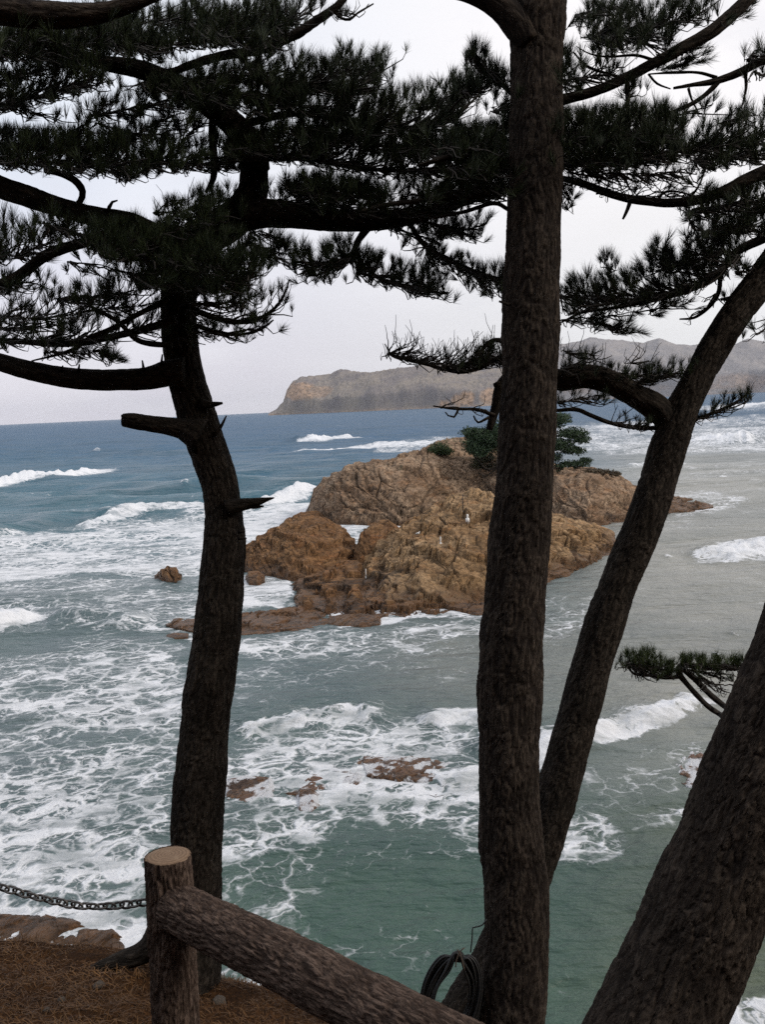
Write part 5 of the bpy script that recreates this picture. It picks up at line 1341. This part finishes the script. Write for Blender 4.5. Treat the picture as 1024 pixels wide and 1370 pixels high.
for pts in ([(690, 592, 5), (720, 588, 4), (755, 582, 3), (780, 578, 1.5)], [(682, 605, 5), (720, 622, 4), (755, 632, 3), (788, 620, 1.5)], [(684, 600, 5), (660, 592, 4), (632, 590, 2)], [(700, 578, 4), (740, 566, 3), (765, 558, 1.5)], [(678, 614, 4), (655, 628, 3), (636, 612, 1.5)], [(676, 618, 3), (652, 636, 2), (640, 632, 1)]):
    islet_limb('branch', pts, ip)
bl = [(648, 592, 28, 20, dI, 1.6), (632, 580, 16, 8, dI, 1.2), (645, 588, 24, 15, dI, 2.0), (665, 578, 20, 14, dI, 2.0), (690, 570, 22, 16, dI, 2.2), (640, 602, 18, 9, dI - .5, 1.6), (735, 566, 22, 10, dI, 2.2), (752, 560, 14, 8, dI, 1.6), (765, 580, 24, 8, dI, 2.0), (778, 588, 14, 6, dI, 1.4), (745, 595, 30, 11, dI, 2.2), (768, 603, 18, 6, dI, 1.6), (735, 612, 20, 8, dI, 1.8), (765, 622, 26, 6, dI, 1.6), (784, 616, 10, 4, dI, 1.0), (715, 590, 26, 18, dI, 2.2), (752, 632, 16, 4, dI, 1.2), (706, 560, 18, 10, dI, 1.8)]
V, T = leafcloud(bl, 46000, 0.20, 3)
link('foliage', make_mesh('foliage', V, [T], False), NEEDLE_FAR, ip)

def shrub(label, blobs, n, size, seed, stem, mat_=None, cat='shrub'):
    e = empty('shrub', P(*stem), label, cat)
    V, T = leafcloud(blobs, n, size, seed); link('foliage', make_mesh('foliage', V, [T], False), mat_ or SHRUBM, e)
    b_ = Buf()
    for k in range(6):
        x2 = stem[0] + rng.uniform(-1, 1) * blobs[0][2] * 0.8; y2 = stem[1] - rng.uniform(0.6, 1.5) * blobs[0][3]
        K = px_path([(stem[0], stem[1] + 3, 1.6), ((stem[0] + x2) / 2, (stem[1] + y2) / 2, 1.1), (x2, y2, 0.6)], stem[2], 0.1); V, q_, t_, co = tube_arrays(K, 6, None, 0); b_.add(V, q_, t_, co)
    link('stems', b_.mesh('stems'), TWIG, e)
def on_rock(px, py): return depth_of(rock_hit(px, py))
dS = on_rock(588, 607) - 0.4; dO = on_rock(648, 624) - 0.4; dB = on_rock(808, 637) + 0.5
shrub('low green shrub on the bare slope left of the islet pine', [(588, 601, 17, 8, dS, 1.0), (580, 605, 10, 5, dS, .8), (598, 604, 9, 5, dS, .8)], 4500, 0.16, 5, (588, 609, dS))
shrub('olive scrub just below the islet pine', [(648, 614, 18, 7, dO, 1.0), (640, 622, 10, 6, dO, .8), (660, 625, 12, 6, dO, .8)], 4500, 0.15, 6, (648, 626, dO), needle_material('olive_scrub', (0.05, 0.05, 0.025), (0.12, 0.11, 0.06)))
shrub('brown leafless scrub at the right shoulder of the islet', [(800, 631, 22, 3, dB, 1.0), (825, 634, 8, 3, dB, .8)], 1500, 0.22, 7, (805, 634, dB), needle_material('brown_scrub', (0.07, 0.055, 0.035), (0.13, 0.10, 0.065)))

# markers and a gull on the rocks
m, nt, b, o = mat('white_paint'); WHITE = m
n = N(nt, 'TexNoise', Scale=12.0); cr_ = ramp(nt, [(0.3, (0.66, 0.66, 0.64)), (0.7, (0.8, 0.8, 0.79))]); nt.links.new(n.outputs['Fac'], cr_.inputs[0]); nt.links.new(cr_.outputs[0], b.inputs['Base Color']); b.inputs['Roughness'].default_value = 0.6
m, nt, b, o = mat('dark_pole'); POLE = m
n = N(nt, 'TexNoise', Scale=12.0); cr_ = ramp(nt, [(0.3, (0.03, 0.027, 0.025)), (0.7, (0.07, 0.06, 0.055))]); nt.links.new(n.outputs['Fac'], cr_.inputs[0]); nt.links.new(cr_.outputs[0], b.inputs['Base Color'])
def marker(px, py, h_px, w_px, material, label, name='marker_post'):
    p = rock_hit(px, py); d = depth_of(p); h = h_px / F * d; r = w_px / 2 / F * d
    K = np.array([[p[0], p[1], p[2] - 0.3, r], [p[0], p[1], p[2] + h * 0.5, r], [p[0], p[1], p[2] + h * 0.93, r], [p[0], p[1], p[2] + h, r * 0.8]])
    V, q_, t_, co = tube_arrays(K, 12, None, 0); b_ = Buf(); b_.add(V, q_, t_, co)
    fl = np.array([[p[0], p[1], p[2] - 0.2, r * 1.9], [p[0], p[1], p[2] + r * 1.2, r * 1.8], [p[0], p[1], p[2] + r * 1.5, r * 0.9]])
    V, q_, t_, co = tube_arrays(fl, 12, None, 0); b_.add(V, q_, t_, co)
    link(name, b_.mesh(name), material, label=label, cat='post')
marker(626, 695, 7, 2.8, WHITE, 'short thick white marker post high on the front hump')
marker(590, 727, 9, 1.6, WHITE, 'thin white marker post lower on the front hump')
marker(490, 772, 11, 1.3, WHITE, 'thin pale stake on the low brown shelf')
marker(620, 684, 24, 1.2, POLE, 'thin dark pole standing near the top of the hump', 'pole')
def gull(px, py, label):
    p = rock_hit(px, py); d = depth_of(p); u = 7.0 / F * d / 0.42    # life size is about 0.42 m tall here
    e = empty('seabird', p, label, 'bird')
    K = np.array([[-0.24, 0, 0.20, 0.012], [-0.16, 0, 0.215, 0.035], [-0.06, 0, 0.235, 0.07], [0.05, 0, 0.26, 0.085], [0.12, 0, 0.30, 0.065], [0.15, 0, 0.345, 0.04], [0.165, 0, 0.385, 0.042], [0.18, 0, 0.415, 0.036], [0.20, 0, 0.42, 0.012]]) 
    K = catmull(K, 0.015); K *= u; K[:, :3] += p
    V, q_, t_, co = tube_arrays(K, 16, None, 0); b_ = Buf(); b_.add(V, q_, t_, co); link('body', b_.mesh('body'), WHITE, e)
    b_ = Buf()
    for s_ in (-1, 1):
        K = np.array([[0.09, 0.07 * s_, 0.27, 0.02], [-0.02, 0.085 * s_, 0.255, 0.036], [-0.16, 0.05 * s_, 0.23, 0.022], [-0.28, 0.02 * s_, 0.21, 0.004]]); K = catmull(K, 0.03) * u; K[:, :3] += p
        V, q_, t_, co = tube_arrays(K, 8, None, 0); b_.add(V, q_, t_, co)
    link('wings', b_.mesh('wings'), STONE, e)
    K = np.array([[0.19, 0, 0.415, 0.012], [0.23, 0, 0.408, 0.008], [0.25, 0, 0.40, 0.002]]) * u; K[:, :3] += p
    V, q_, t_, co = tube_arrays(K, 8, None, 0); b_ = Buf(); b_.add(V, q_, t_, co); link('beak', b_.mesh('beak'), CORD, e)
    for s_ in (-1, 1):
        K = np.array([[0.02, 0.035 * s_, 0.20, 0.008], [0.02, 0.035 * s_, 0.08, 0.006], [0.03, 0.035 * s_, -0.03, 0.008]]) * u; K[:, :3] += p
        V, q_, t_, co = tube_arrays(K, 6, None, 0); b_ = Buf(); b_.add(V, q_, t_, co); link('leg', b_.mesh('leg'), CORD, e)
gull(559, 718, 'white seabird perched on the left slope of the front hump')

# ------------------------------------------------------------------ air
def haze_box(x0, x1, y0, y1, z0, z1, density):
    V = np.array([[x, y, z] for z in (z0, z1) for y in (y0, y1) for x in (x0, x1)])
    Q = np.array([[0, 2, 3, 1], [4, 5, 7, 6], [0, 1, 5, 4], [2, 6, 7, 3], [0, 4, 6, 2], [1, 3, 7, 5]])
    me = make_mesh('haze', V, [Q], False)
    m = bpy.data.materials.new('sea_haze'); m.use_nodes = True; nt = m.node_tree; nt.nodes.clear()
    o = nt.nodes.new('ShaderNodeOutputMaterial'); v = nt.nodes.new('ShaderNodeVolumePrincipled')
    v.inputs['Color'].default_value = (0.88, 0.92, 1.0, 1); v.inputs['Density'].default_value = density; v.inputs['Anisotropy'].default_value = 0.2
    nt.links.new(v.outputs[0], o.inputs['Volume'])
    link('haze', me, m, kind='stuff', label='thin pale sea haze over the bay', cat='haze')
haze_box(-16000, 16000, -70, 16000, -4, 330, 0.00003)

# ------------------------------------------------------------------ render
vs = scn.view_settings; vs.view_transform = 'Standard'; vs.look = 'None'; vs.exposure = 0.0; vs.gamma = 1.0
scn.display_settings.display_device = 'sRGB'
cy = scn.cycles
cy.use_denoising = False
cy.max_bounces = 6; cy.diffuse_bounces = 3; cy.glossy_bounces = 3; cy.volume_bounces = 0
cy.use_adaptive_sampling = True; cy.adaptive_threshold = 0.008
cy.sample_clamp_indirect = 4.0
